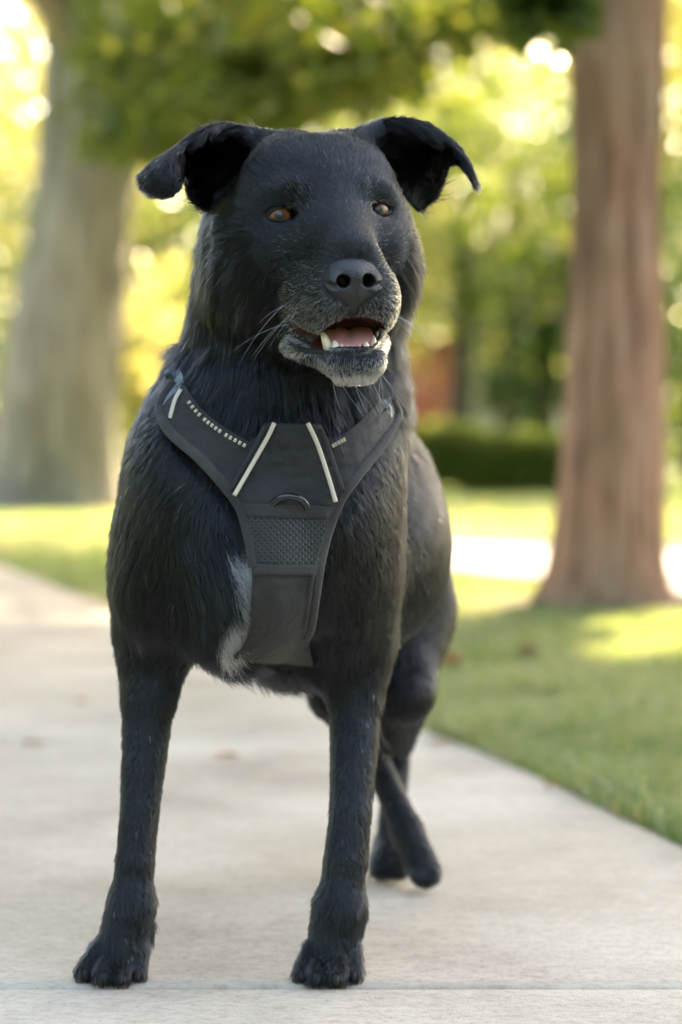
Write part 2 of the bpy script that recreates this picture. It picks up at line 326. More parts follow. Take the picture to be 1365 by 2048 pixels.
for k, (z_, dx, dy, dz, r_) in enumerate([(2.05, -1.9, .6, .35, .075), (2.5, 1.8, .5, 1.2, .07), (2.9, -1.2, -1.7, 1.3, .07), (3.4, 1.0, 1.9, 1.4, .06), (3.9, -1.7, 1.2, 1.5, .06), (4.4, 1.3, -1.5, 1.4, .05)]):
    a = np.array([top[0], top[1], z_]); trunk('limb', [a, a + np.array([dx, dy, dz]) * .5 + [0, 0, .12], a + np.array([dx, dy, dz])], [r_, r_ * .7, r_ * .3], M_BARK_R, t1, 14, 16, .05, 9, k)
rg = np.random.default_rng(21)
low = np.concatenate([np.array([at(x, y, d) for x, y, d in zip(rg.uniform(1015, 1180, 700), rg.normal(4, 30, 700), rg.uniform(5.8, 7.0, 700))])])
vis = lambda P_: ~((P_[:, 1] > .5) & (P_[:, 1] < 12) & (HY - F_PX * (P_[:, 2] - CAM_H) / np.maximum(P_[:, 1], .1) > -25) & (np.abs(P_[:, 0] / np.maximum(P_[:, 1], .1)) < .16))
o = crown('crown', 80000, (1.5, 7.6, 5.4), (4.6, 4.3, 2.9), .105, M_LEAF, t1, 5, 220, .11, .15, cull=lambda P_: vis(P_) & sun_gaps(P_))
V, F_, tt = leaves(low, .10, rg, rg.uniform(0, .5, len(low))); link('low_foliage', mesh('low_foliage', V, F_, M_BOUGH, smooth=False, tint=tt), t1)['kind'] = 'stuff'

sv = np.array([(TR[0] + .62 * math.cos(a) * (1 + .15 * math.sin(3 * a)), TR[1] + .05 + .42 * math.sin(a), .012) for a in np.linspace(0, 2 * math.pi, 40, endpoint=False)] + [(TR[0], TR[1], .05)])
tagp(link('soil', mesh('soil', sv, np.stack([np.arange(40), (np.arange(40) + 1) % 40, np.full(40, 40)], 1), M_DIRT)), kind='structure')
t3 = empty('sun_block_tree', (5.4, 12.6, 0), 'unseen tree added across the street to keep the sun off the dog', 'tree')  # added out of view; its crown blocks the sun over dog and pavement
trunk('trunk', [(5.4, 12.6, -.05), (5.45, 12.6, 2), (5.4, 12.7, 5), (5.3, 12.7, 8)], [.3, .24, .18, .08], M_BARK_R, t3, 20, 24, .06, 11, 2)
crown('crown', 60000, (4.8, 12.0, 7.4), (4.7, 4.7, 3.6), .15, M_LEAF, t3, 17, 240, .11, .1, cull=sun_gaps)
# the big grey trunk at the left, with a leafy low bough
TL = ground(118, 1024); d2 = TL[1]
t2 = empty('old_tree', tuple(TL), 'thick grey-barked old tree with a low leafy bough at the far left', 'tree')
tp = [(1028, -45, 262), (960, -22, 240), (860, -8, 234), (700, 12, 240), (560, 40, 252), (420, 62, 262), (300, 78, 280), (180, 86, 300), (60, 90, 300), (-80, 92, 296)]
pts_ = [at((a[1] + a[2]) / 2, a[0], d2) for a in tp]; rad_ = [(a[2] - a[1]) / 2 * d2 / F_PX for a in tp]; pts_[0][2] = -.05; top = pts_[-1]
pts_ += [top + np.array([.1, 0, 2.0]), top + np.array([.1, 0, 5.0])]; rad_ += [.3, .12]
trunk('trunk', pts_, rad_, M_BARK_G, t2, 96, 130, .07, 23, 9, .10)
trunk('limb', [at(215, 120, d2), at(270, 250, d2 - 1.2), at(340, 300, d2 - 2.4), at(460, 270, d2 - 4), at(640, 180, d2 - 5)], [.16, .13, .09, .06, .03], M_BARK_F, t2, 16, 30, .05, 9, 4)
trunk('limb', [at(250, 60, d2), at(420, 30, d2 - 1.5), at(640, 40, d2 - 3), at(900, -10, d2 - 4.2)], [.15, .12, .08, .03], M_BARK_F, t2, 16, 30, .05, 9, 5)
for k, (dx, dy, dz) in enumerate([(-2.5, 1, 2.2), (2.6, 1.4, 2.4), (-1.5, -2.6, 2.4), (1.8, -2.4, 2.2)]):
    a = top - np.array([0, 0, .2 + .3 * k]); trunk('limb', [a, a + np.array([dx, dy, dz]) * .5, a + np.array([dx, dy, dz])], [.16, .11, .05], M_BARK_G, t2, 14, 14, .05, 9, k + 30)
def cloud(n, boxes, seed):
    rg = np.random.default_rng(seed); out = []
    for (x, y, sx, sy, d, sd, wt) in boxes:
        m = int(n * wt); out.append(np.array([at(a, b, c) for a, b, c in zip(rg.normal(x, sx, m), rg.normal(y, sy, m), rg.normal(d, sd, m))]))
    return np.concatenate(out)
bough = cloud(9500, [(250, 60, 45, 60, 14.5, .9, .10), (300, 200, 50, 50, 13.8, .6, .11), (390, 130, 70, 60, 13, .8, .13), (470, 215, 60, 30, 12.6, .6, .08), (520, 60, 90, 55, 12.8, .8, .14), (660, 80, 90, 55, 12.5, .8, .12),
                     (680, 175, 90, 28, 12.6, .7, .05), (830, 40, 80, 36, 12.5, .8, .09), (960, 15, 80, 26, 12.5, .8, .07), (260, 285, 40, 16, 13.6, .4, .03), (1080, -15, 60, 30, 12.5, .8, .04)], 31)
rg = np.random.default_rng(8); V, F_, tt = leaves(bough, .115, rg, np.clip(rg.uniform(0, .8, len(bough)), 0, 1)); link('bough_foliage', mesh('bough_foliage', V, F_, M_BOUGH, smooth=False, tint=tt), t2)['kind'] = 'stuff'
vis2 = lambda P_: (HY - F_PX * (P_[:, 2] - CAM_H) / P_[:, 1] < -10)
crown('crown', 30000, (-1.2, 16.6, 7.6), (6.0, 5.0, 4.0), .15, M_LEAF, t2, 6, 160, .12, .2, cull=vis2)

# trees behind the street; each has its own place, crown and kind of leaf
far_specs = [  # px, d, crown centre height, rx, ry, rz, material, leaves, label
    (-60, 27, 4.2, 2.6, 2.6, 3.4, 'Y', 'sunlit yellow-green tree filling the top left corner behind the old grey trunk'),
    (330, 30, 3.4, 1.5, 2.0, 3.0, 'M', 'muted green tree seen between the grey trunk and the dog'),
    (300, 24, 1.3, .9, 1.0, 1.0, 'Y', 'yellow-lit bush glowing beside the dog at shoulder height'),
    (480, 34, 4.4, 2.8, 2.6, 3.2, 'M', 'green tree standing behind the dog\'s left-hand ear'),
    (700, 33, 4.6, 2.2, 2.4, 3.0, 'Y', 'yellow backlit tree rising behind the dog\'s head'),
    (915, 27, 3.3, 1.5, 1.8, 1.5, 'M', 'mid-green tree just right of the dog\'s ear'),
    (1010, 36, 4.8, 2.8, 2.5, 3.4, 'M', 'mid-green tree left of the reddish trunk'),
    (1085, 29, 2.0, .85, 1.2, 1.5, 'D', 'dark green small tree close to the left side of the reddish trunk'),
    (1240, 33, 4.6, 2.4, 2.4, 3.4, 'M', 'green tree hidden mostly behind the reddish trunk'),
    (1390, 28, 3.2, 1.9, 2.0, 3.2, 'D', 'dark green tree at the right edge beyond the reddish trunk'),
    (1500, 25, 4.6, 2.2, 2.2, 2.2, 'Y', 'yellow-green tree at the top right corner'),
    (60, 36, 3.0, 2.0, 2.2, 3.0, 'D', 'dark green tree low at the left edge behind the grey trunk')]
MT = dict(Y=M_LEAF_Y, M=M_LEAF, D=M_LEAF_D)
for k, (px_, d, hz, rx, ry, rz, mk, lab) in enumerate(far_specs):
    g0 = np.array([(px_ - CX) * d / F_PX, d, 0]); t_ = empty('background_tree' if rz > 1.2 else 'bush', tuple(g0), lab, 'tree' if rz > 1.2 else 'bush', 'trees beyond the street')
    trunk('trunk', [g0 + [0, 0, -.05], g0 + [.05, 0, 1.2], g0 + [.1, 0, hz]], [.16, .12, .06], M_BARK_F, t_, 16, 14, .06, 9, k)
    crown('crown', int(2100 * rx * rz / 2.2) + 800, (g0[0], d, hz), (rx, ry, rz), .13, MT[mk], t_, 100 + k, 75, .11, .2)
for k, (x, y, hz, r, lab) in enumerate([(-5.0, -11, 3.8, 2.8, 'added unseen tree on the lawn behind the photographer to the left'), (5.0, -14, 4.4, 3.0, 'added unseen tree on the lawn behind the photographer to the right'), (-.4, -20, 5, 3.6, 'added unseen tree farther back along the pavement behind the photographer'), (-6.5, -3, 3.6, 2.8, 'added unseen tree on the lawn to the left of the photographer'), (-4.4, 3.6, 4.0, 2.5, 'added unseen tree on the lawn outside the left edge of the view'), (8, -3.5, 4, 3, 'added unseen tree across the street to the right of the photographer')]):  # unseen trees added round the camera to block low sky light
    t_ = empty('shade_tree', (x, y, 0), lab, 'tree'); trunk('trunk', [(x, y, -.05), (x, y, 1.5), (x + .1, y, hz + 1)], [.28, .2, .1], M_BARK_F, t_, 16, 14, .06, 9, k)
    crown('crown', 9000, (x, y, hz), (r, r, hz * .62), .22, M_LEAF_D, t_, 300 + k, 80, .16, .2)
# hedge
h0 = ground(985, 992); hd_ = h0[1]; he = empty('hedge', (h0[0], hd_, 0), 'low dark green clipped hedge across the street, left of the reddish trunk', 'hedge')
rg = np.random.default_rng(44); n = 14000; x_ = rg.uniform(-1.3, 1.0, n) * .95; hp_ = np.stack([h0[0] + x_, hd_ + rg.uniform(-.4, .4, n), rg.uniform(.02, .60, n) + .09 * vnoise(np.stack([x_, 0 * x_, 0 * x_], 1), .5, 3)], 1)
V, F_, tt = leaves(hp_, .07, rg, rg.uniform(.3, 1, n)); link('foliage', mesh('foliage', V, F_, M_LEAF, smooth=False, tint=tt), he)['kind'] = 'stuff'
for dx in (-.9, -.3, .3, .8): trunk('stem', [np.array([h0[0] + dx, hd_, -.03]), np.array([h0[0] + dx, hd_, .5])], [.03, .015], M_BARK_F, he, 8, 5, .05, 5, 2)
# distant woods
rg = np.random.default_rng(77); n = 34000; x_ = rg.uniform(-26, 26, n); y_ = rg.uniform(48, 60, n); top_ = 7.5 + 2.5 * vnoise(np.stack([x_, y_ * .3, 0 * x_], 1), 4.0, 5); z_ = rg.uniform(0, 1, n) ** .9 * top_
q = np.stack([x_, y_, z_], 1); gap = .7 * vnoise(q, 1.6, 8) + .7 * vnoise(q * [1, .05, 1], .55, 9); q = q[gap > -.27 - .5 * (z_ < 2)]
ra = rg.uniform(0, 2 * np.pi, 36000); rr_ = rg.uniform(34, 44, 36000); ring = np.stack([rr_ * np.sin(ra), rr_ * np.cos(ra), rg.uniform(0, 1, 36000) * 11], 1); ring = ring[np.abs((ra + np.pi) % (2 * np.pi) - np.pi) > .42]  # unseen ring of foliage added all round to block the horizon glow
q = np.concatenate([q, ring]); V, F_, tt = leaves(q, np.where(np.arange(len(q)) < len(q) - len(ring), .42, .9), rg, np.clip(.45 + .4 * vnoise(q, 3, 6) + rg.normal(0, .15, len(q)), 0, 1)); tagp(link('distant_woods', mesh('distant_woods', V, F_, M_LEAF, smooth=False, tint=tt)), kind='stuff')
# ---- house
M_WALL = mat('cream_siding', rough=.8, spec=.3, build=lambda t, b: t.links.new(ramp(t, noise(t, 3, 4).outputs[0], [(.3, (.78, .68, .58)), (.7, (.85, .77, .68))]).outputs[0], b.inputs['Base Color']))
M_ROOF = mat('brown_roof', (.10, .075, .06), .9, .2); M_RED = mat('red_door', (.78, .24, .20), .5, .5); M_GLASS = mat('window_glass', (.03, .035, .04), .08, .8); M_TRIM = mat('white_trim', (.75, .73, .70), .6, .4)
def boxes(bs):
    Vs, Fs = [], []
    for (x0, x1, y0, y1, z0, z1) in bs:
        V = np.array([[x, y, z] for z in (z0, z1) for x, y in ((x0, y0), (x1, y0), (x1, y1), (x0, y1))]); Vs.append((V, np.array([[3, 2, 1, 0], [4, 5, 6, 7], [0, 1, 5, 4], [1, 2, 6, 5], [2, 3, 7, 6], [3, 0, 4, 7]])))
    V, F_ = cat(Vs); return V, np.concatenate(F_)
hy = 38.0; hs = empty('house', (1.6, hy, 0), 'cream house with a red door, blurred far behind the dog\'s neck', 'house')
def hpart(name, bs, mt, parent=None):
    V, F_ = boxes(bs); return link(name, mesh(name, V, F_, mt, smooth=False), parent or hs)
hpart('wall', [(.2, 4.2, hy, hy + 5, 0, 2.6)], M_WALL)
V_ = np.array([[-.2, hy - .5, 2.58], [4.6, hy - .5, 2.58], [4.6, hy + 5.4, 2.58], [-.2, hy + 5.4, 2.58], [-.2, hy + 2.4, 4.2], [4.6, hy + 2.4, 4.2]]); link('roof', mesh('roof', V_, [np.array([[0, 1, 5, 4], [3, 2, 1, 0], [2, 3, 4, 5]]), np.array([[0, 4, 3], [1, 2, 5]])], M_ROOF, smooth=False), hs)
dr = hpart('door', [(.86, 1.72, hy - .05, hy - .003, .12, 2.15)], M_RED); hpart('handle', [(1.6, 1.65, hy - .1, hy - .052, 1.05, 1.15)], M_TRIM, dr)
hpart('step', [(.7, 1.9, hy - .6, hy - .06, 0, .12)], M_WALL)
for x0 in (2.25, 3.3):
    w_ = hpart('window', [(x0 - .06, x0, hy - .05, hy - .003, .9, 2.0), (x0 + .7, x0 + .76, hy - .05, hy - .003, .9, 2.0), (x0, x0 + .7, hy - .05, hy - .003, .9, .96), (x0, x0 + .7, hy - .05, hy - .003, 1.94, 2.0), (x0 + .33, x0 + .37, hy - .04, hy - .003, .96, 1.94)], M_TRIM)
    hpart('pane', [(x0 + .002, x0 + .328, hy - .02, hy - .004, .962, 1.938), (x0 + .372, x0 + .698, hy - .02, hy - .004, .962, 1.938)], M_GLASS, w_)
# ---- fallen leaves
M_DRY = [mat('dry_leaf', (.62, .27, .14), .7, .3), mat('dry_leaf_brown', (.42, .24, .15), .7, .3)]
for k, (px_, py_, s_, mi, lab) in enumerate([
        (452, 1516, .045, 0, 'orange fallen leaf on the pavement between the dog\'s front legs'),
        (160, 1408, .040, 0, 'orange fallen leaf on the pavement left of the dog\'s elbow'),
        (70, 1492, .045, 1, 'brown fallen leaf at the left edge of the pavement'),
        (888, 1490, .045, 0, 'orange fallen leaf on the pavement close to the dog\'s hind leg'),
        (1106, 1576, .034, 0, 'orange fallen leaf halfway along the edge where pavement meets grass'),
        (1264, 1642, .026, 1, 'rust brown fallen leaf on the pavement edge nearest the right side'),
        (1232, 1628, .018, 0, 'tiny orange leaf scrap just left of the rust brown leaf at the pavement edge'),
        (1058, 1334, .06, 1, 'brown fallen leaf lying on the lawn below the reddish tree'),
        (905, 1352, .05, 0, 'orange fallen leaf on the lawn beside the dog\'s hip')]):
    g0 = ground(px_, py_); rg = np.random.default_rng(60 + k); a = np.linspace(0, 2 * np.pi, 11)[:-1]; s_ *= .55; rr = s_ * np.array([1, .5, .85, .45, .8, .4, .8, .45, .85, .5]) * rg.uniform(.85, 1.1, 10)
    z = g0[2] + (.045 if px_ in (1058, 905) else .004) + s_ * .25 * np.abs(np.sin(a * 1.5 + k)); V = np.stack([g0[0] + rr * np.cos(a + k), g0[1] + rr * np.sin(a + k), z], 1)
    Vt = np.concatenate([V, [[g0[0], g0[1], g0[2] + .006]], V - [0, 0, .0008]]); i = np.arange(10)
    F_ = np.concatenate([np.stack([i, (i + 1) % 10, np.full(10, 10)], 1), np.stack([(i + 1) % 10 + 11, i + 11, np.full(10, 10)], 1)])
    tagp(link('fallen_leaf', mesh('fallen_leaf', Vt, F_, M_DRY[mi], smooth=False)), lab, 'leaf', 'fallen autumn leaves')

# ================================================================== DOG
# ---- signed distance primitives -----------------------------------------
class Cone:                      # round cone a -> b
    def __init__(s, a, b, ra, rb): s.a, s.b, s.ra, s.rb = np.array(a, float), np.array(b, float), ra, rb
    def box(s, m):
        r = np.array([max(s.ra, s.rb) + m] * 3); return np.minimum(s.a, s.b) - r, np.maximum(s.a, s.b) + r
    def d(s, x, y, z):
        ba = s.b - s.a; L = ba @ ba + 1e-12
        px, py, pz = x - s.a[0], y - s.a[1], z - s.a[2]
        t = np.clip((px * ba[0] + py * ba[1] + pz * ba[2]) / L, 0, 1)
        return np.sqrt((px - t * ba[0]) ** 2 + (py - t * ba[1]) ** 2 + (pz - t * ba[2]) ** 2) - (s.ra + t * (s.rb - s.ra))
class Ell:                       # ellipsoid, R = columns are the axes
    def __init__(s, c, r, R=None): s.c, s.r, s.R = np.array(c, float), np.array(r, float), (np.eye(3) if R is None else np.array(R, float))
    def box(s, m):
        e_ = np.sqrt(((s.R * s.r) ** 2).sum(1)) + m; return s.c - e_, s.c + e_
    def d(s, x, y, z):
        px, py, pz = x - s.c[0], y - s.c[1], z - s.c[2]; k0 = 0; k1 = 0
        for i in range(3):
            q = px * s.R[0, i] + py * s.R[1, i] + pz * s.R[2, i]
            k0 = k0 + (q / s.r[i]) ** 2; k1 = k1 + (q / s.r[i] ** 2) ** 2
        k0 = np.sqrt(k0); k1 = np.sqrt(k1) + 1e-9
        return np.where(k0 < 1e-4, -s.r.min(), k0 * (k0 - 1) / k1)
def field(prims, X, Y, Z):
    """prims: list of (prim, blend, sign); +1 adds, -1 carves"""
    G = np.full((len(X), len(Y), len(Z)), 0.05, np.float32)
    for p, k, sg in prims:
        lo, hi = p.box(max(k, 0.012))
        s_ = [slice(*np.searchsorted(A, (lo[i], hi[i]))) for i, A in enumerate((X, Y, Z))]
        if any(q.start >= q.stop for q in s_): continue
        x, y, z = X[s_[0]][:, None, None], Y[s_[1]][None, :, None], Z[s_[2]][None, None]
        d = p.d(x, y, z).astype(np.float32); a = G[s_[0], s_[1], s_[2]]
        if sg > 0:
            h = np.maximum(k - np.abs(a - d), 0) / k; G[s_[0], s_[1], s_[2]] = np.minimum(a, d) - h * h * k * .25
        else:
            d = -d; h = np.maximum(k - np.abs(a - d), 0) / k; G[s_[0], s_[1], s_[2]] = np.maximum(a, d) + h * h * k * .25
    return G
def surface_nets(G, X, Y, Z, smooth=1):
    s = G < 0
    c = np.zeros(np.array(G.shape) - 1, np.int8)
    for dx in (0, 1):
        for dy in (0, 1):
            for dz in (0, 1): c += s[dx:dx + c.shape[0], dy:dy + c.shape[1], dz:dz + c.shape[2]]
    act = np.argwhere((c > 0) & (c < 8)); idx = np.full(c.shape, -1, np.int32); idx[tuple(act.T)] = np.arange(len(act))
    acc = np.zeros((len(act), 3)); cnt = np.zeros(len(act))
    off = [(a, b, e_) for a in (0, 1) for b in (0, 1) for e_ in (0, 1)]
    Vc = {o: G[act[:, 0] + o[0], act[:, 1] + o[1], act[:, 2] + o[2]] for o in off}
    for o in off:
        for ax in range(3):
            if o[ax]: continue
            q = list(o); q[ax] = 1; q = tuple(q); a, b = Vc[o], Vc[q]; m = (a < 0) != (b < 0)
            t = a / (a - b + 1e-20)
            p = np.stack([X[act[:, 0] + o[0]], Y[act[:, 1] + o[1]], Z[act[:, 2] + o[2]]], 1)
            A = (X, Y, Z)[ax]; p[:, ax] = A[act[:, ax]] + t * (A[act[:, ax] + 1] - A[act[:, ax]])
            acc[m] += p[m]; cnt[m] += 1
    V = acc / cnt[:, None]; quads = []
    for ax in range(3):
        a = np.moveaxis(s, ax, 0); m = a[:-1] != a[1:]
        m = np.moveaxis(m, 0, ax).copy()
        o1, o2 = [i for i in range(3) if i != ax]
        e_ = np.argwhere(m); ok = (e_[:, o1] > 0) & (e_[:, o2] > 0) & (e_[:, o1] < c.shape[o1]) & (e_[:, o2] < c.shape[o2]); e_ = e_[ok]
        def I(d1, d2):
            f = e_.copy(); f[:, o1] -= d1; f[:, o2] -= d2; return idx[tuple(f.T)]
        q = np.stack([I(0, 0), I(1, 0), I(1, 1), I(0, 1)], 1); ins = s[tuple(e_.T)]
        flip = ins if ax != 1 else ~ins
        q[~flip] = q[~flip][:, ::-1]; quads.append(q)
    Q = np.concatenate(quads); Q = Q[(Q >= 0).all(1)]
    for _ in range(smooth):
        A = np.zeros_like(V); n = np.zeros(len(V))
        for i in range(4):
            np.add.at(A, Q[:, i], V[Q[:, (i + 1) % 4]] + V[Q[:, i - 1]]); np.add.at(n, Q[:, i], 2)
        V = V + 0.5 * (A / n[:, None] - V)
    c0 = V - V.mean(0); vol = (c0[Q[:, 0]] * np.cross(c0[Q[:, 1]], c0[Q[:, 2]])).sum()
    return V, (Q if vol > 0 else Q[:, ::-1]).copy()

# ---- head frame -----------------------------------------------------------
HD = 2.30; HS = HD / F_PX; HE = at(661, 419, HD)                 # between the eyes; one head unit = 0.476 mm
yaw, pit, rol = math.radians(15), math.radians(5), math.radians(2)
fwd = np.array([math.sin(yaw) * math.cos(pit), -math.cos(yaw) * math.cos(pit), math.sin(pit)])
rgt = np.array([math.cos(yaw), math.sin(yaw), 0.0]); upv = np.cross(rgt, -fwd); upv = upv if upv[2] > 0 else -upv
rgt, upv = rgt * math.cos(rol) + upv * math.sin(rol), upv * math.cos(rol) - rgt * math.sin(rol)
HR = np.stack([rgt, fwd, upv], 1)                                # columns u (right in the picture), v (forward), w (up)
def hp(u, v, w_): return HE + HS * (HR @ np.array([u, v, w_], float))
def hloc(P): return ((P - HE) @ HR) / HS
def hell(c, r, ang=0, tilt=0):
    R = HR.copy()
    if ang:                                                      # turned about the forward axis
        ca, sa = math.cos(math.radians(ang)), math.sin(math.radians(ang)); R = np.stack([R[:, 0] * ca + R[:, 2] * sa, R[:, 1], R[:, 2] * ca - R[:, 0] * sa], 1)
    if tilt:                                                     # turned about the sideways axis, nose down
        ca, sa = math.cos(math.radians(tilt)), math.sin(math.radians(tilt)); R = np.stack([R[:, 0], R[:, 1] * ca - R[:, 2] * sa, R[:, 2] * ca + R[:, 1] * sa], 1)
    return Ell(hp(*c), np.array(r) * HS, R)
def hcone(a, b, ra, rb): return Cone(hp(*a), hp(*b), ra * HS, rb * HS)
def pc(a, b, ra, rb):                                            # round cone from pixels, distance and radii in pixels
    return Cone(at(*a), at(*b), ra * a[2] / F_PX, rb * b[2] / F_PX)
def pe(c, rx, rz, ry, R=None): return Ell(at(*c), (rx * c[2] / F_PX, ry, rz * c[2] / F_PX), R)

BODY = []   # (prim, blend, sign, flow, length, lift)
def B(p, k, flow, ln, lift=0.35, sg=1): BODY.append((p, k, sg, np.array(flow, float), ln, lift))
# trunk
B(Ell((-0.024, 2.75, 0.415), (0.148, 0.24, 0.138)), .03, (0.1, .6, -1), .012, .2)
B(Ell((0.012, 2.93, 0.405), (0.105, 0.14, 0.12)), .05, (0.1, 1, -0.6), .018)
B(pe((397, 985, 2.47), 150, 236, .125), .03, (-.35, .35, -1), .013, .3)
B(pe((668, 990, 2.47), 140, 232, .12), .008, (.35, .35, -1), .012, .3)
B(pe((520, 1060, 2.44), 190, 235, .115), .05, (0.0, .1, -1), .020, .35)
B(pe((515, 1150, 2.405), 90, 150, .085), .05, (0.05, .0, -1), .020, .35)
B(pe((470, 1240, 2.43), 75, 70, .07), .04, (0.2, .0, -1), .035, .45)
B(pe((600, 1270, 2.56), 130, 80, .10), .04, (0.0, .3, -1), .035, .6)
# withers and neck
B(pc((600, 620, 2.405), (560, 810, 2.43), 118, 150), .05, (0, .1, -1), .034, .4)
B(pc((590, 815, 2.56), (698, 975, 2.80), 150, 150), .05, (0, 1, -.6), .025, .3)
B(pc((600, 470, 2.455), (566, 850, 2.47), 150, 194), .05, (0.0, .15, -1), .030, .45)
B(pc((512, 650, 2.46), (450, 800, 2.48), 74, 78), .05, (-.45, .15, -1), .034, .55)
B(pc((700, 620, 2.47), (690, 800, 2.49), 70, 90), .05, (.35, .15, -1), .034, .45)
# front leg, left in the picture
B(pe((318, 1170, 2.49), 92, 150, .09), .05, (-.1, .1, -1), .016, .3)
B(pc((308, 1290, 2.49), (298, 1400, 2.47), 68, 54), .03, (0, .15, -1), .012, .3)
B(pc((298, 1400, 2.47), (280, 1620, 2.44), 49, 37), .002, (0, .15, -1), .008, .25)
B(pc((280, 1620, 2.44), (271, 1720, 2.43), 37, 37), .002, (0, .1, -1), .007, .25)
B(pc((271, 1720, 2.43), (264, 1810, 2.425), 38, 34), .002, (0, 0, -1), .009, .25)
B(pc((264, 1810, 2.425), (245, 1890, 2.42), 40, 50), .02, (0, -.2, -1), .013, .3)
# front leg, right in the picture
B(pe((700, 1190, 2.50), 88, 150, .09), .05, (.1, .1, -1), .016, .3)
B(pc((712, 1290, 2.50), (712, 1400, 2.48), 66, 54), .03, (0, .15, -1), .012, .3)
B(pc((712, 1400, 2.48), (702, 1620, 2.44), 49, 40), .002, (0, .15, -1), .008, .25)
B(pc((702, 1620, 2.44), (692, 1720, 2.43), 40, 42), .002, (0, .1, -1), .007, .25)
B(pc((692, 1720, 2.43), (680, 1820, 2.425), 42, 40), .002, (0, 0, -1), .009, .25)
B(pc((680, 1820, 2.425), (668, 1890, 2.42), 46, 50), .02, (0, -.2, -1), .013, .3)
# paws: knuckles and four toes each
def paw(cx, toes, d0, ytop, ln=.009):
    for (kx, ky, kr, tx, ty, tr, td) in toes:
        B(pc((kx, ky, d0), (tx, ty, td), kr - 3, tr - 1), .003, (0, -.5, -1), ln, .3)
paw(235, [(205, 1895, 24, 172, 1944, 22, 2.40), (232, 1900, 25, 208, 1950, 23, 2.385), (258, 1900, 25, 240, 1952, 22, 2.385), (280, 1895, 22, 274, 1946, 20, 2.40)], 2.415, 1880)
paw(660, [(628, 1895, 23, 606, 1946, 21, 2.40), (652, 1900, 25, 634, 1952, 23, 2.385), (680, 1900, 25, 672, 1954, 24, 2.38), (704, 1893, 22, 707, 1946, 21, 2.395)], 2.415, 1880)
B(pc((295, 1850, 2.435), (300, 1885, 2.43), 14, 7), .008, (0, 0, -1), .012, .2)
B(pc((636, 1850, 2.435), (630, 1880, 2.43), 14, 8), .008, (0, 0, -1), .010, .2)
# hind leg, right in the picture
B(pc((785, 1130, 2.95), (806, 1230, 2.92), 80, 82), .05, (.1, .3, -1), .016, .3)
B(pc((806, 1230, 2.92), (806, 1380, 2.83), 82, 62), .04, (0, .2, -1), .012, .3)
B(pc((806, 1385, 2.83), (797, 1490, 2.98), 58, 26), .007, (0, .3, -1), .010, .3)
B(pc((797, 1490, 3.01), (780, 1690, 2.97), 24, 26), .007, (0, 0, -1), .008, .25)
B(pc((780, 1690, 2.97), (776, 1722, 2.94), 30, 30), .007, (0, -.4, -1), .012, .3)
for tx, kx in ((757, 764), (772, 775), (788, 787), (802, 797)):
    B(pc((kx, 1715, 2.95), (tx, 1738, 2.925), 17, 15), .008, (0, -.6, -1), .012, .3)
# hind leg crossing behind the front leg
B(pc((660, 1230, 2.88), (668, 1388, 2.80), 76, 44), .03, (0, .2, -1), .012, .3)
B(pc((668, 1388, 2.80), (752, 1520, 2.92), 44, 24), .015, (.3, .2, -1), .010, .3)
B(pc((752, 1520, 2.92), (814, 1660, 2.89), 24, 31), .008, (.5, 0, -1), .007, .25)
B(pc((814, 1660, 2.89), (851, 1742, 2.87), 31, 33), .008, (.3, 0, -1), .007, .25)
for tx, ty, tr in ((836, 1752, 15), (852, 1761, 16), (868, 1755, 15)): B(pc((tx - 4, ty - 18, 2.865), (tx, ty, 2.852), tr, tr - 1), .003, (.2, -.4, -1), .006, .25)
# tail, low behind the hind legs
B(pc((720, 1090, 3.09), (728, 1250, 3.16), 34, 30), .03, (0, .3, -1), .03, .3)
B(pc((728, 1250, 3.16), (742, 1420, 3.15), 30, 20), .02, (0, .3, -1), .04, .4)
# head
HF = 'head'
def H(p, k, ln=.010, lift=.25, sg=1): BODY.append((p, k, sg, HF, ln, lift))
H(hell((0, -95, 36), (142, 150, 126)), .03, .010)
H(pc((572, 306, 2.37), (486, 268, 2.392), 34, 13), .035, .012, .35); H(pc((690, 302, 2.385), (772, 258, 2.408), 34, 13), .035, .012, .35)
for s_ in (-1, 1):
    H(hell((s_ * 64, -98, 86), (72, 92, 62)), .03, .010)
    H(hell((s_ * 78, -6, 36), (50, 42, 30)), .012, .009)
    H(hell((s_ * 116, -105, -52), (78, 95, 96)), .04, .013, .3)
    H(hell((s_ * 88, -110, -135), (74, 95, 80)), .04, .020, .4)
    H(hell((s_ * 82, -14, -72), (58, 56, 50)), .025, .008)
H(hcone((0, -10, -14), (0, 128, -112), 70, 55), .03, .006)
for s_ in (-1, 1):
    H(hell((s_ * 46 - 3, 90, -192), (54, 88, 80), ang=s_ * 8), .02, .007, .3)
    H(hell((s_ * 70 - 4, 32, -186), (44, 76, 62)), .02, .009, .3)
H(hell((0, 140, -190), (62, 42, 50)), .012, .005, .3)
# mouth opening
CAV = [(hell((0, 116, -266), (62, 100, 31)), .003)] + [(hcone((s_ * 48, 112, -280), (s_ * 120 - 12, 40, -234), 18, 11), .003) for s_ in (-1, 1)]
for c_, k_ in CAV: BODY.append((c_, k_, -1, HF, 0, 0))
# lower jaw
for s_ in (-1, 1):
    H(hcone((s_ * 32 - 3, 110, -318), (s_ * 88 - 12, 20, -276), 25, 20), .008, .009, .35)
H(hell((-4, 118, -316), (60, 48, 30)), .012, .009, .4)
H(hell((0, 126, -330), (54, 38, 29)), .008, .009, .4)
H(hcone((0, 80, -308), (0, 0, -262), 30, 56), .012, .012, .35)
H(hell((0, -70, -232), (100, 105, 70)), .03, .022, .45)
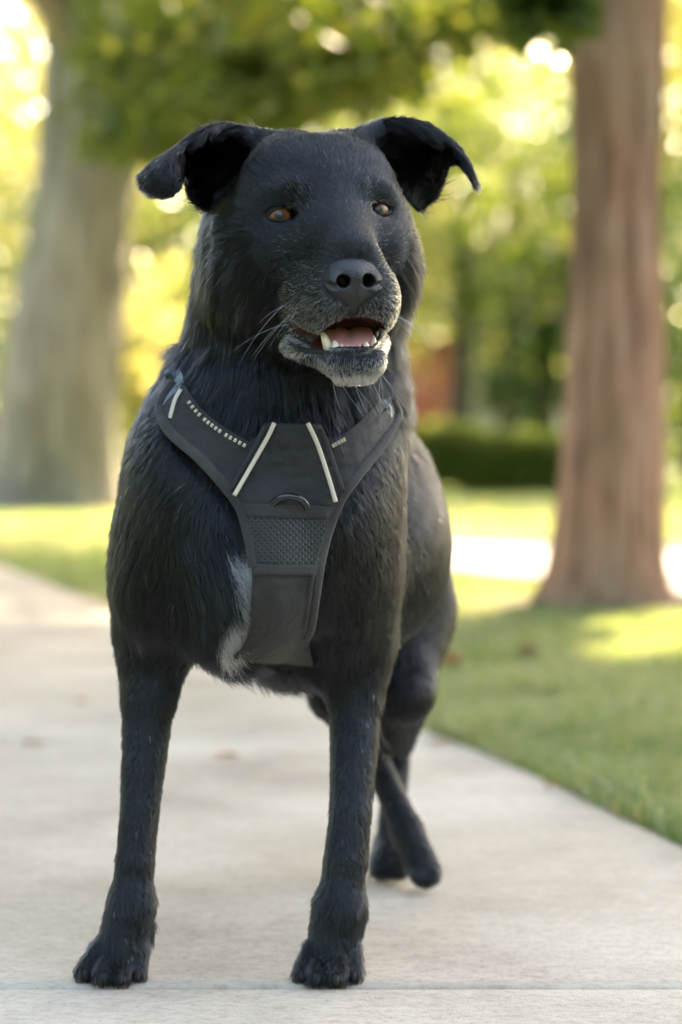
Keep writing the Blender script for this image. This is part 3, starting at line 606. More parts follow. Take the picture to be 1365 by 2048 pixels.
# a trough behind the lower lip for the tongue and the teeth
TROUGH = [(hell((0, 104, -270), (55, 80, 26)), .003)]
TROUGH += [(hcone((s_ * 52, 118, -286), (s_ * 124 - 12, 42, -236), 10, 8), .003) for s_ in (-1, 1)]
for c_, k_ in TROUGH: BODY.append((c_, k_, -1, HF, 0, 0))
BODY.append((hell((-6, 172, -176), (40, 26, 36)), .004, -1, HF, 0, 0))
EYES = [(-105, -7, -13), (97, -4, -5)]; ER = 27
for e_ in EYES:
    BODY.append((hell((e_[0], e_[1] + 40, e_[2]), (29, 72, 19)), .003, -1, HF, 0, 0))
B(pe((488, 515, 2.405), 64, 115, .065), .045, (-.35, .3, -1), .024, .4)

def axis(knots):
    out = []
    for a, b, st in knots: out.append(np.arange(a, b, st))
    return np.concatenate(out)
X = axis([(-.30, -.16, .003), (-.16, .09, .0017), (.09, .19, .003)])
Y = axis([(2.14, 2.42, .0018), (2.42, 2.52, .003), (2.52, 3.26, .005)])
Z = axis([(-.01, .075, .0022), (.075, .595, .0035), (.595, .86, .0016)])
G = field([b[:3] for b in BODY], X, Y, Z)
DV, DQ = surface_nets(G, X, Y, Z, smooth=2); del G

# ---- ears: two-sided sheets ------------------------------------------------
def sheet(rows, nu=46, nv=28, th=.0022):
    A = np.array([[at(*c) for c in r] for r in rows]); A = spline(A, nu); A = np.swapaxes(spline(np.swapaxes(A, 0, 1), nv), 0, 1)
    gu, gv = np.gradient(A, axis=0), np.gradient(A, axis=1); n = np.cross(gu, gv); n /= np.linalg.norm(n, axis=2)[..., None] + 1e-12
    if n[:, :, 1].mean() > 0: n = -n
    j = np.linspace(-1, 1, nv)[None, :, None]; i = np.linspace(0, 1, nu)[:, None, None]
    t = th * np.sqrt(np.clip(1 - j ** 4, 0.02, 1)) * np.sqrt(np.clip(1 - i ** 8, .02, 1))
    Fr, Bk = A + n * t, A - n * t; V = np.concatenate([Fr.reshape(-1, 3), Bk.reshape(-1, 3)]); M = nu * nv
    I = np.arange(nu - 1)[:, None] * nv + np.arange(nv - 1)[None]; I = I.ravel()
    q = np.stack([I, I + 1, I + nv + 1, I + nv], 1); qs = [q, q[:, ::-1] + M]
    def edge(L):
        L = np.asarray(L); return np.stack([L[:-1], L[:-1] + M, L[1:] + M, L[1:]], 1)
    k = np.arange(nu) * nv
    qs += [edge(k), edge(k + nv - 1)[:, ::-1], edge((nu - 1) * nv + np.arange(nv)), edge(np.arange(nv))[:, ::-1]]
    V_, Q_ = V, np.concatenate(qs)
    f0 = q[len(q) // 2]; nn = np.cross(V[f0[1]] - V[f0[0]], V[f0[3]] - V[f0[0]])
    if nn @ n.reshape(-1, 3)[f0[0]] < 0: Q_ = Q_[:, ::-1]
    tip = A[-1].mean(0) - A[0].mean(0)
    return V_, Q_, A, n
EAR_L = [[(545, 270, 2.40), (505, 345, 2.45), (458, 405, 2.44), (416, 424, 2.41)],
         [(497, 254, 2.385), (458, 315, 2.445), (422, 365, 2.435), (384, 402, 2.375)],
         [(448, 248, 2.37), (414, 282, 2.42), (392, 325, 2.41), (373, 368, 2.355)],
         [(405, 261, 2.355), (384, 280, 2.375), (372, 310, 2.37), (368, 350, 2.345)],
         [(360, 290, 2.345), (347, 312, 2.332), (352, 340, 2.328), (362, 374, 2.335)],
         [(316, 318, 2.35), (314, 345, 2.33), (324, 370, 2.325), (345, 390, 2.335)],
         [(283, 345, 2.355), (282, 366, 2.345), (294, 384, 2.34), (315, 394, 2.345)]]
EAR_R = [[(700, 275, 2.42), (748, 330, 2.48), (800, 385, 2.48), (836, 424, 2.445)],
         [(748, 247, 2.405), (792, 295, 2.475), (836, 352, 2.475), (868, 402, 2.43)],
         [(796, 238, 2.39), (838, 272, 2.45), (872, 322, 2.45), (886, 362, 2.415)],
         [(850, 249, 2.385), (873, 275, 2.42), (892, 306, 2.42), (896, 336, 2.40)],
         [(895, 278, 2.385), (905, 292, 2.395), (912, 312, 2.40), (914, 332, 2.395)],
         [(930, 310, 2.39), (934, 325, 2.392), (937, 340, 2.395), (936, 352, 2.395)],
         [(955, 362, 2.40), (954, 368, 2.40), (953, 373, 2.40), (951, 376, 2.40)]]
ears = [sheet(EAR_L), sheet(EAR_R, th=.0026)]
# ---- eyelids: almond rings seated on the eyeball -----------------------------
def lid(e_, s_):
    n = 48; th = np.linspace(0, 2 * np.pi, n, endpoint=False); c, s = np.cos(th), np.sin(th)
    rows = []
    for f, dv in ((0.0, 0), (0.12, 1.4), (0.3, 1.6), (0.6, 0), (0.8, -3), (1.0, -14)):
        a_in = np.stack([25.5 * c, np.where(s > 0, 14.0 * s, 9.0 * s) * (1 - .2 * c * c) - 1.0 + 3.0 * max(s_, 0) * c], 1)          # opening
        a_out = np.stack([31.5 * c, 21.5 * s], 1); q = a_in * (1 - f) + a_out * f
        vv = np.sqrt(np.clip((ER + 3.5) ** 2 - (q ** 2).sum(1), 0, None)) + dv
        rows.append(np.stack([e_[0] + q[:, 0], e_[1] + vv, e_[2] + q[:, 1]], 1))
    V = np.concatenate(rows); V = HE + HS * (V @ HR.T); i = np.arange(len(rows) - 1)[:, None] * n; j = np.arange(n)[None]
    return V, np.stack([i + j, i + n + j, i + n + (j + 1) % n, i + (j + 1) % n], -1).reshape(-1, 4)[:, ::-1]
lids = [lid(EYES[0], -1), lid(EYES[1], 1)]
nb = len(DV); V_all, Fl = cat([(DV, DQ), (ears[0][0], ears[0][1]), (ears[1][0], ears[1][1])] + lids); Q_all = np.concatenate(Fl)
n_e = nb + len(ears[0][0]) + len(ears[1][0])
# skin colour: 0 = dark coat, 1 = mouth lining
hl = hloc(V_all); mouth = np.zeros(len(V_all), np.float32)
for p, k in CAV + TROUGH:
    mouth = np.maximum(mouth, np.clip(1.5 - p.d(V_all[:, 0], V_all[:, 1], V_all[:, 2]) / (2.5 * HS), 0, 1))
mouth[nb:] = 0

# ---- materials of the dog ----------------------------------------------------
def m_skin(t, b):
    a = N(t, 'Attribute', attribute_name='tint'); r = ramp(t, a.outputs['Fac'], [(0.0, (.009, .009, .010)), (0.45, (.012, .009, .009)), (0.8, (.045, .011, .010)), (1.0, (.055, .014, .013))])
    t.links.new(r.outputs[0], b.inputs['Base Color'])
    n = noise(t, 220, 3); bump(t, b, n.outputs[0], .25, .002)
    mr = N(t, 'MapRange', i_1=0.3, i_2=0.9, i_3=.65, i_4=.22); t.links.new(a.outputs['Fac'], mr.inputs[0]); t.links.new(mr.outputs[0], b.inputs['Roughness'])
M_SKIN = mat('dog_skin', rough=.6, spec=.35, build=m_skin)
def m_nose(t, b):
    c = N(t, 'TexCoord'); v = N(t, 'TexVoronoi', i_Scale=900.0); t.links.new(c.outputs['Object'], v.inputs['Vector'])
    n = noise(t, 60, 3, vec=c.outputs['Object']); r = ramp(t, n.outputs[0], [(.35, (.005, .0046, .005)), (.7, (.011, .009, .0085))])
    t.links.new(r.outputs[0], b.inputs['Base Color']); bump(t, b, v.outputs['Distance'], .55, .0009)
    r2 = ramp(t, n.outputs[0], [(.3, (.30,) * 3), (.75, (.48,) * 3)]); t.links.new(r2.outputs[0], b.inputs['Roughness'])
M_NOSE = mat('nose_leather', rough=.35, spec=.55, build=m_nose)
def m_eye(t, b):
    c = N(t, 'TexCoord'); s = N(t, 'SeparateXYZ'); t.links.new(c.outputs['Object'], s.inputs[0])
    x2 = N(t, 'Math', operation='POWER', i_1=2.0); z2 = N(t, 'Math', operation='POWER', i_1=2.0)
    t.links.new(s.outputs[0], x2.inputs[0]); t.links.new(s.outputs[2], z2.inputs[0])
    ad = N(t, 'Math', operation='ADD'); t.links.new(x2.outputs[0], ad.inputs[0]); t.links.new(z2.outputs[0], ad.inputs[1])
    sq = N(t, 'Math', operation='SQRT'); t.links.new(ad.outputs[0], sq.inputs[0])
    dv = N(t, 'Math', operation='DIVIDE', i_1=ER * HS); t.links.new(sq.outputs[0], dv.inputs[0])
    n = noise(t, 900, 3, vec=c.outputs['Object']); mm = N(t, 'Math', operation='MULTIPLY_ADD', i_1=.12, i_2=-.06); t.links.new(n.outputs[0], mm.inputs[0])
    a2 = N(t, 'Math', operation='ADD'); t.links.new(dv.outputs[0], a2.inputs[0]); t.links.new(mm.outputs[0], a2.inputs[1])
    r = ramp(t, a2.outputs[0], [(0.0, (.002, .002, .002)), (.30, (.003, .002, .002)), (.36, (.11, .038, .012)), (.62, (.26, .095, .030)), (.80, (.13, .048, .017)), (.88, (.010, .007, .006)), (.95, (.05, .035, .03))])
    t.links.new(r.outputs[0], b.inputs['Base Color'])
M_EYE = mat('eye_surface', rough=.4, spec=.5, build=m_eye, Coat_Weight=.42, Coat_Roughness=.02, Coat_IOR=1.45)
def m_tongue(t, b):
    n = noise(t, 500, 4); r = ramp(t, n.outputs[0], [(.3, (.62, .22, .20)), (.7, (.78, .37, .34))]); t.links.new(r.outputs[0], b.inputs['Base Color']); bump(t, b, n.outputs[0], .4, .001)
M_TONGUE = mat('tongue_wet', rough=.3, spec=.6, build=m_tongue, Subsurface_Weight=.15)
M_TONGUE.node_tree.nodes['Principled BSDF'].inputs['Subsurface Radius'].default_value = (.01, .004, .003)
def m_tooth(t, b):
    n = noise(t, 300, 3); r = ramp(t, n.outputs[0], [(.35, (.66, .50, .29)), (.65, (.80, .68, .50))]); t.links.new(r.outputs[0], b.inputs['Base Color'])
M_TOOTH = mat('tooth_enamel', rough=.25, spec=.6, build=m_tooth)
M_LIP = mat('wet_lip', (.008, .0065, .007), .24, .6, build=lambda t, b: bump(t, b, noise(t, 260, 4).outputs[0], .7, .002))
M_CLAW = mat('claw', (.012, .011, .010), .7, .2)

DOG = empty('dog', (-0.03, 2.55, 0), 'black dog with grey muzzle standing on the pavement in a harness, mouth open', 'dog')
dme = mesh('body', V_all, Q_all, M_SKIN, tint=mouth); DBODY = link('body', dme, DOG)

def minisdf(prims, step, smooth=1):
    lo = np.min([p.box(0.004)[0] for p, k, s in prims if s > 0], 0); hi = np.max([p.box(0.004)[1] for p, k, s in prims if s > 0], 0)
    ax = [np.arange(lo[i], hi[i], step) for i in range(3)]
    return surface_nets(field(prims, *ax), *ax, smooth=smooth)
NC = (-9, 160, -168)
def nz(u, v, w_): return (NC[0] + u, NC[1] + v, NC[2] + w_)
NOSE = [(hell(nz(0, -2, 4), (56, 38, 42)), .005, 1), (hell(nz(0, -14, 22), (48, 42, 27)), .006, 1)]
for s_ in (-1, 1): NOSE.append((hell(nz(s_ * 34, 6, -8), (26, 29, 28)), .004, 1))
NOSE += [(hell(nz(0, 2, -28), (42, 28, 24)), .005, 1), (hcone(nz(0, 14, 6), nz(0, 0, -50), 24, 15), .005, 1)]
for s_ in (-1, 1):
    NOSE += [(hcone(nz(s_ * 27, 44, -7), nz(s_ * 21, 4, 0), 14.5, 10), .002, -1), (hcone(nz(s_ * 38, 36, -19), nz(s_ * 60, 20, -6), 7.5, 4.5), .002, -1)]
NOSE += [(hcone(nz(0, 42, 4), nz(0, 19, -66), 2.2, 2.6), .0012, -1)]
nv_, nq_ = minisdf(NOSE, .0007, 2); link('nose', mesh('nose', nv_, nq_, M_NOSE), DOG)
for e_ in EYES:
    bm = bmesh.new(); bmesh.ops.create_uvsphere(bm, u_segments=48, v_segments=32, radius=ER * HS)
    for v in bm.verts:                                            # the cornea bulges
        r_ = math.hypot(v.co.x, v.co.z) / (ER * HS)
        if v.co.y < 0 and r_ < .62: v.co.y -= ER * HS * .06 * (1 - (r_ / .62) ** 2)
    m_ = bpy.data.meshes.new('eye'); bm.to_mesh(m_); bm.free(); m_.materials.append(M_EYE)
    for p_ in m_.polygons: p_.use_smooth = True
    o = link('eye', m_, DOG); o.location = Vector(hp(*e_)) - DOG.location; o.rotation_euler = (math.radians(-4), 0, math.radians(5))
TONG = [[(644, 676, 2.246), (658, 692, 2.236), (678, 698, 2.231), (698, 699, 2.230), (718, 697, 2.232), (738, 688, 2.240), (748, 672, 2.250)],
        [(650, 660, 2.256), (662, 674, 2.247), (680, 681, 2.243), (698, 686, 2.243), (716, 681, 2.244), (734, 674, 2.250), (744, 660, 2.258)],
        [(655, 648, 2.272), (666, 658, 2.264), (682, 661, 2.259), (699, 670, 2.260), (715, 661, 2.260), (730, 657, 2.266), (742, 648, 2.274)],
        [(660, 636, 2.292), (670, 643, 2.288), (684, 644, 2.283), (700, 652, 2.284), (714, 644, 2.284), (728, 643, 2.290), (738, 636, 2.296)]]
v_, q_, _a, _b = sheet(TONG, 30, 40, .0028); link('tongue', mesh('tongue', v_, q_, M_TONGUE), DOG)
# teeth of the lower jaw: (foot x, foot y, tip x, tip y, half width, distance)
for k, (x0, y0, x1, y1, r_, d) in enumerate([(659, 704, 643, 660, 9.8, 2.234), (672, 705, 669, 680, 9, 2.227), (685, 706, 682, 687, 6.5, 2.226), (696, 707, 695, 689, 5.5, 2.225),
        (707, 707, 706, 690, 5.5, 2.225), (719, 706, 719, 689, 6, 2.227), (731, 704, 733, 682, 7.5, 2.231), (745, 699, 748, 671, 7, 2.246)]):
    P = spline([at(x0, y0, d), at((x0 + x1) / 2 + 1, (y0 + y1) / 2, d - .001), at(x1, y1, d + .002)], 9); rr = r_ * d / F_PX
    R = rr * np.array([1, 1.02, 1, .95, .88, .78, .62, .42, .16]); V_, F_ = tube(P, R, 10); link('tooth', mesh('tooth', V_, F_, M_TOOTH), DOG)

# ---- ray casting onto the body ---------------------------------------------
bvh = BVHTree.FromPolygons(DV.tolist(), DQ.tolist())
camv = Vector((0, 0, CAM_H))
def hit(px, py):
    dr = Vector(at(px, py, 1.0)) - camv; dr.normalize(); l, n, i, d = bvh.ray_cast(camv, dr); return l
def hitd(px, py, default=2.42):
    l = hit(px, py); return l.y if l is not None else default
def on_body(px, py, off=0.0):
    return at(px, py, hitd(px, py) - off)
# wet lip rims
lowlip = spline([(546, 640), (556, 664), (580, 688), (612, 702), (640, 705), (700, 713), (738, 706), (756, 688), (764, 664)], 60)
def smooth1(a, n=6, w_=.5):
    a = a.copy()
    for _ in range(n): a[1:-1] = a[1:-1] * (1 - w_) + w_ * .5 * (a[:-2] + a[2:])
    return a
dd = smooth1(np.array([hitd(*p, 2.26) for p in lowlip]), 10); P = np.array([at(p[0], p[1] - 1, d + .0005) for p, d in zip(lowlip, dd)])
rr = .0027 * (1 + .40 * vnoise(P, .005, 3)); V_, F_ = tube(P, rr, 10); link('lip', mesh('lip', V_, F_, M_LIP), DOG)
uplip = spline([(545, 633), (560, 650), (590, 674), (618, 690), (640, 683), (655, 663), (690, 646), (713, 643), (735, 650), (749, 661), (764, 656)], 60)
dd = smooth1(np.array([hitd(*p, 2.26) for p in uplip]), 14); P = np.array([at(p[0], p[1] - 2, d + .0015) for p, d in zip(uplip, dd)])
V_, F_ = tube(P, .0022 * (1 + .2 * vnoise(P, .006, 4)), 8); link('lip', mesh('lip', V_, F_, M_LIP), DOG)
# claws
for (tx, ty, td) in [(172, 1950, 2.39), (208, 1957, 2.372), (240, 1960, 2.372), (274, 1953, 2.39), (606, 1953, 2.39), (634, 1960, 2.37), (672, 1962, 2.365), (707, 1953, 2.385)]:
    P = spline([at(tx, ty - 6, td), at(tx, ty + 4, td - .010), at(tx, ty + 11, td - .009)], 6); P[:, 2] = np.maximum(P[:, 2], .002)
    V_, F_ = tube(P, [.0036, .0036, .0032, .0026, .0016, .0007], 8); link('claw', mesh('claw', V_, F_, M_CLAW), DOG)

# ================================================================== HARNESS
def m_nylon(base, sc=1.0, wr=.5):
    def f(t, b):
        c = N(t, 'TexCoord'); mp = N(t, 'Mapping'); mp.inputs['Scale'].default_value = (1, 1, 1); t.links.new(c.outputs['Object'], mp.inputs[0])
        w1 = N(t, 'TexWave', i_Scale=420.0 * sc, bands_direction='X'); w2 = N(t, 'TexWave', i_Scale=420.0 * sc, bands_direction='Z')
        t.links.new(mp.outputs[0], w1.inputs[0]); t.links.new(mp.outputs[0], w2.inputs[0])
        ml = N(t, 'Math', operation='MULTIPLY'); t.links.new(w1.outputs[1], ml.inputs[0]); t.links.new(w2.outputs[1], ml.inputs[1])
        n = noise(t, 14, 5, vec=c.outputs['Object']); n2 = noise(t, 1200, 2, vec=c.outputs['Object'])
        r = ramp(t, n.outputs[0], [(.32, tuple(x * .6 for x in base)), (.55, base), (.72, tuple(x * 1.7 for x in base))])
        mx = N(t, 'MixRGB', blend_type='MULTIPLY', i_0=.5); t.links.new(r.outputs[0], mx.inputs[1]); t.links.new(n2.outputs[0], mx.inputs[2]); t.links.new(mx.outputs[0], b.inputs['Base Color'])
        b1 = N(t, 'Bump', i_Strength=.6, i_Distance=.006); n3 = noise(t, 38, 3, .5, c.outputs['Object'], .6); t.links.new(n3.outputs[0], b1.inputs['Height'])
        b2 = bump(t, b, ml.outputs[0], .4, .0007); t.links.new(b1.outputs[0], b2.inputs['Normal'])
    return f
M_NYLON = mat('black_nylon', rough=.62, spec=.35, build=m_nylon((.026, .0225, .0205)), Sheen_Weight=.1)
M_BIND = mat('edge_binding', rough=.7, spec=.3, build=m_nylon((.050, .045, .042)), Sheen_Weight=.15)
M_PIPE = mat('cream_piping', (.58, .50, .38), .55, .4)
M_STRAP = mat('grey_webbing', rough=.6, spec=.4, build=m_nylon((.30, .34, .40), .6), Sheen_Weight=.3)
M_RING = mat('black_ring', (.008, .008, .010), .15, .6)
def m_mesh(t, b):
    uv = N(t, 'UVMap'); mp = N(t, 'Mapping'); mp.inputs['Rotation'].default_value = (0, 0, math.radians(45)); mp.inputs['Scale'].default_value = (11.5, 11.5, 1)
    t.links.new(uv.outputs[0], mp.inputs[0]); v = N(t, 'TexVoronoi', i_Scale=1.0, i_Randomness=.10); t.links.new(mp.outputs[0], v.inputs[0])
    r = ramp(t, v.outputs['Distance'], [(.16, (.007, .0065, .0065)), (.30, (.026, .024, .023))]); t.links.new(r.outputs[0], b.inputs['Base Color'])
    r2 = ramp(t, v.outputs['Distance'], [(.18, (0,) * 3), (.36, (1,) * 3)]); bump(t, b, r2.outputs[0], .8, .0015)
M_MESH = mat('spacer_mesh', rough=.75, spec=.3, build=m_mesh, Sheen_Weight=.3)

HARN = empty('dog_harness', (-0.05, 2.42, 0.45), 'black nylon harness with cream piping strapped round the black dog', 'harness')
def panel(name, left, right, off, mt, nr=40, nc=30, wr=.0012, seed=1, bulge=0.0, taut=30):
    """cloth panel spanned between two edges given in photograph pixels and laid on the chest"""
    L, Rr = spline(left, nr), spline(right, nr); f = np.linspace(0, 1, nc)[None, :, None]
    XY = L[:, None] * (1 - f) + Rr[:, None] * f; D0 = np.array([[hitd(*XY[i, j]) for j in range(nc)] for i in range(nr)])
    D = D0.copy()
    for _ in range(taut):
        A = D.copy(); A[1:-1] += .5 * (.5 * (D[:-2] + D[2:]) - D[1:-1]); A[:, 1:-1] += .5 * (.5 * (A[:, :-2] + A[:, 2:]) - A[:, 1:-1]); D = np.minimum(D0, A)
    fl = XY.reshape(-1, 2); W3 = np.c_[fl[:, 0] / 2000, fl[:, 1] / 2000, np.full(len(fl), seed * .37)]
    n = (vnoise(W3, .022, seed) + .5 * vnoise(W3 * [1, 2.2, 1], .012, seed + 1)).reshape(nr, nc)
    jj = np.linspace(-1, 1, nc)[None]; D = D - off - wr * (n + 1) * .9 - bulge * (1 - jj ** 4)
    ii = np.linspace(-1, 1, nr)[:, None]; rnd = .002 * (np.clip(np.abs(jj) - .9, 0, 1) * 10) ** 2 + .002 * (np.clip(np.abs(ii) - .93, 0, 1) * 14) ** 2
    Fr = np.array([[at(XY[i, j, 0], XY[i, j, 1], D[i, j] + rnd[i, j]) for j in range(nc)] for i in range(nr)]).reshape(-1, 3)
    Bk = np.array([[at(XY[i, j, 0], XY[i, j, 1], D[i, j] + max(off, .003) + .001) for j in range(nc)] for i in range(nr)]).reshape(-1, 3)
    M = nr * nc; I = (np.arange(nr - 1)[:, None] * nc + np.arange(nc - 1)[None]).ravel(); q = np.stack([I, I + nc, I + nc + 1, I + 1], 1)
    def edge(L_): L_ = np.asarray(L_); return np.stack([L_[:-1], L_[:-1] + M, L_[1:] + M, L_[1:]], 1)
    k = np.arange(nr) * nc; Q = np.concatenate([q, q[:, ::-1] + M, edge(k)[:, ::-1], edge(k + nc - 1), edge(np.arange(nc)), edge((nr - 1) * nc + np.arange(nc))[:, ::-1]])
    uv = np.concatenate([fl, fl]) / 100.0
    return link(name, mesh(name, np.concatenate([Fr, Bk]), Q, mt, uv=uv), HARN)
def ptube(name, pts, r_px, off, mt, n=70, flat=.6, parent=None, sm=8, ns=10):
    p = spline(pts, n); d = smooth1(np.array([hitd(*q) for q in p]), sm); P = np.array([at(q[0], q[1], e_ - off) for q, e_ in zip(p, d)])
    V_, F_ = tube(P, r_px * 2.4 / F_PX, ns, flat=flat, up=np.array([0, -1.0, 0])); return link(name, mesh(name, V_, F_, mt), parent or HARN)
OFF = .014
wl_up = [(356, 772), (388, 812), (432, 852), (482, 886), (524, 868)]; wl_lo = [(322, 818), (338, 858), (378, 896), (424, 940), (462, 984)]
wr_up = [(784, 806), (764, 828), (735, 854), (695, 880), (646, 870)]; wr_lo = [(792, 834), (778, 864), (750, 905), (716, 950), (684, 990)]
panel('side_panel', wl_lo, wl_up, OFF + .0005, M_NYLON, 44, 20, seed=2, wr=.0026); panel('side_panel', wr_up, wr_lo, OFF - .001, M_NYLON, 44, 20, seed=3, wr=.0030)
panel('chest_panel', [(528, 846), (504, 892), (482, 935), (460, 982), (476, 1012)], [(644, 848), (660, 892), (673, 935), (688, 982), (672, 1016)], OFF + .003, M_NYLON, 40, 36, seed=4, bulge=.002, wr=.0026)
low_l = [(476, 1006), (488, 1040), (500, 1100), (505, 1150), (503, 1200), (501, 1250), (488, 1290), (456, 1324)]
low_r = [(674, 1010), (660, 1050), (648, 1100), (638, 1150), (632, 1200), (627, 1250), (620, 1290), (628, 1336)]
panel('lower_panel', low_l, low_r, OFF, M_NYLON, 60, 34, seed=5, wr=.0030)
panel('mesh_pocket', [(487, 1032), (498, 1075), (505, 1128)], [(664, 1036), (652, 1080), (641, 1130)], OFF + .004, M_MESH, 30, 34, seed=6, bulge=.002, wr=.0006)
panel('pocket_hem', [(477, 1004), (482, 1018), (488, 1034)], [(675, 1012), (669, 1024), (664, 1038)], OFF + .0065, M_BIND, 10, 34, seed=7, bulge=.002, wr=.0004)
panel('seam_tape', [(505, 1126), (505, 1138), (505, 1150)], [(641, 1128), (639, 1140), (637, 1151)], OFF + .0055, M_BIND, 8, 30, seed=8, wr=.0005)
tl = [(350, 764), (326, 800), (321, 826), (342, 866), (400, 917), (452, 975), (482, 1018), (495, 1062), (503, 1100), (507, 1135)]
tr = [(783, 802), (794, 830), (780, 864), (750, 907), (715, 952), (682, 998), (658, 1058), (642, 1120), (631, 1190), (621, 1255), (610, 1278)]
ptube('edge_trim', tl, 10.5, OFF + .003, M_BIND, 110); ptube('edge_trim', tr, 10.5, OFF + .003, M_BIND, 110)
ptube('edge_trim', [(668, 1022), (646, 1075), (630, 1130), (619, 1195), (609, 1262)], 4, OFF + .004, M_BIND, 60)
ptube('edge_trim', [(530, 856), (508, 898), (484, 940), (462, 980)], 4.5, OFF + .0075, M_BIND, 50); ptube('edge_trim', [(643, 858), (658, 898), (672, 940), (686, 980)], 4.5, OFF + .0075, M_BIND, 50)
ptube('cream_piping', [(549, 846), (535, 876), (502, 934), (469, 991)], 4.4, OFF + .0115, M_PIPE, 50, .8); ptube('cream_piping', [(616, 846), (636, 890), (656, 950), (672, 1004)], 4.4, OFF + .0115, M_PIPE, 50, .8)
# collar straps with a row of reflective stitches
def strap_px(name, pts, w_px, off, mt, n=40, dash=None):
    p = spline(pts, n); t_ = np.gradient(p, axis=0); t_ /= np.linalg.norm(t_, axis=1)[:, None]; nrm = np.stack([-t_[:, 1], t_[:, 0]], 1)
    o = panel(name, [tuple(x) for x in p + nrm * w_px / 2], [tuple(x) for x in p - nrm * w_px / 2], off, mt, n, 8, seed=9, wr=.0003, taut=6)
    return o, p, t_
cs, p, t_ = strap_px('collar_strap', [(350, 762), (392, 822), (440, 862), (498, 896)][::-1], 24, OFF + .002, M_NYLON)
for k in range(14):
    q = p[2 + int(k * 2.2)]; tt = t_[2 + int(k * 2.2)]; nn = np.array([-tt[1], tt[0]]); 
    c = [q + tt * 3.1 + nn * 4, q - tt * 3.1 + nn * 4, q - tt * 3.1 - nn * 4, q + tt * 3.1 - nn * 4]
    dq = hitd(*q) - OFF - .0052; V_ = np.array([at(x[0], x[1], dq) for x in c] + [at(x[0], x[1], dq + .0025) for x in c])
    link('reflective_stitch', mesh('reflective_stitch', V_, np.array([[0, 1, 2, 3], [7, 6, 5, 4], [0, 4, 5, 1], [1, 5, 6, 2], [2, 6, 7, 3], [3, 7, 4, 0]]), M_PIPE, smooth=False), cs)
cs2, p, t_ = strap_px('collar_strap', [(664, 893), (700, 872), (738, 840), (772, 800)], 20, OFF + .001, M_NYLON)
for k in range(5):
    q = p[1 + int(k * 2.0)]; tt = t_[1 + int(k * 2.0)]; nn = np.array([-tt[1], tt[0]])
    c = [q + tt * 2.8 + nn * 4, q - tt * 2.8 + nn * 4, q - tt * 2.8 - nn * 4, q + tt * 2.8 - nn * 4]
    dq = hitd(*q) - OFF - .0042; V_ = np.array([at(x[0], x[1], dq) for x in c] + [at(x[0], x[1], dq + .0025) for x in c])
    link('reflective_stitch', mesh('reflective_stitch', V_, np.array([[0, 1, 2, 3], [7, 6, 5, 4], [0, 4, 5, 1], [1, 5, 6, 2], [2, 6, 7, 3], [3, 7, 4, 0]]), M_PIPE, smooth=False), cs2)
# grey shoulder webbing with a reflective stripe
strap_px('shoulder_strap', [(344, 738), (350, 765), (342, 800), (332, 832)], 34, OFF + .002, M_STRAP, 24); strap_px('reflective_stripe', [(362, 778), (350, 800), (340, 836)], 8, OFF + .006, M_PIPE, 16)
strap_px('shoulder_strap', [(776, 796), (784, 816), (784, 842)], 20, OFF + .002, M_STRAP, 16); strap_px('reflective_stripe', [(778, 806), (783, 818), (784, 834)], 5, OFF + .005, M_PIPE, 12)
# D ring held in the pocket hem
th = np.linspace(0.05, math.pi - .05, 40); dr_ = hitd(578, 1012) - OFF - .0145
P = np.array([at(579 + 36 * math.cos(a), 1020 - 27 * math.sin(a), dr_ + .0045 * (1 - math.sin(a))) for a in th]); V_, F_ = tube(P, .0036, 12, up=np.array([0, -1.0, 0])); link('ring', mesh('ring', V_, F_, M_RING), HARN)
# straps that run on round the body: back, belly and the two over the shoulders
def round_hit(y, ang, cz=.43, cx=None):
    cx = (-.045 + (y - 2.4) * .13) if cx is None else cx; dr = Vector((math.cos(ang), 0, math.sin(ang)))
    l, n, i, d = bvh.ray_cast(Vector((cx, y, cz)) + dr * .6, -dr); return np.array(l) if l is not None else np.array([cx, y, cz]) + .15 * np.array(dr)
def band(name, P, width, mt, off=.010, th=.003, closed=False):
    P = np.asarray(P, float); T = np.gradient(P, axis=0); T /= np.linalg.norm(T, axis=1)[:, None]; Nn = []
    for p in P: l, n, i, d = bvh.find_nearest(Vector(p)); Nn.append(n if n.dot(Vector(p) - Vector((-.02, p[1], .42))) > 0 else -n)
    Nn = np.array(Nn); Nn = Nn - T * (Nn * T).sum(1)[:, None]; Nn /= np.linalg.norm(Nn, axis=1)[:, None]; Bn = np.cross(T, Nn)
    A = P + Nn * off; V_ = np.concatenate([A + Bn * width / 2, A - Bn * width / 2, A - Bn * width / 2 + Nn * th, A + Bn * width / 2 + Nn * th]); m = len(P); i = np.arange(m - 1)
    Q = np.concatenate([np.stack([i + a * m, i + 1 + a * m, i + 1 + b * m, i + b * m], 1) for a, b in ((0, 1), (1, 2), (2, 3), (3, 0))])
    return link(name, mesh(name, V_, Q, mt), HARN)
band('back_strap', smooth1(np.array([round_hit(y, math.pi / 2) for y in np.linspace(2.62, 2.71, 14)]), 2), .05, M_NYLON, off=.004)
band('shoulder_strap', smooth1(np.array([round_hit(y, a, .46) for y, a in zip(np.linspace(2.52, 2.63, 20), np.linspace(math.radians(114), math.radians(94), 20))]), 3), .024, M_STRAP, off=.004)
band('shoulder_strap', smooth1(np.array([round_hit(y, a, .46) for y, a in zip(np.linspace(2.52, 2.63, 20), np.linspace(math.radians(66), math.radians(86), 20))]), 3), .024, M_STRAP, off=.004)
band('belly_strap', smooth1(np.array([round_hit(y, -math.pi / 2 - .15) for y in np.linspace(2.48, 2.70, 20)]), 3), .05, M_NYLON, off=.001)

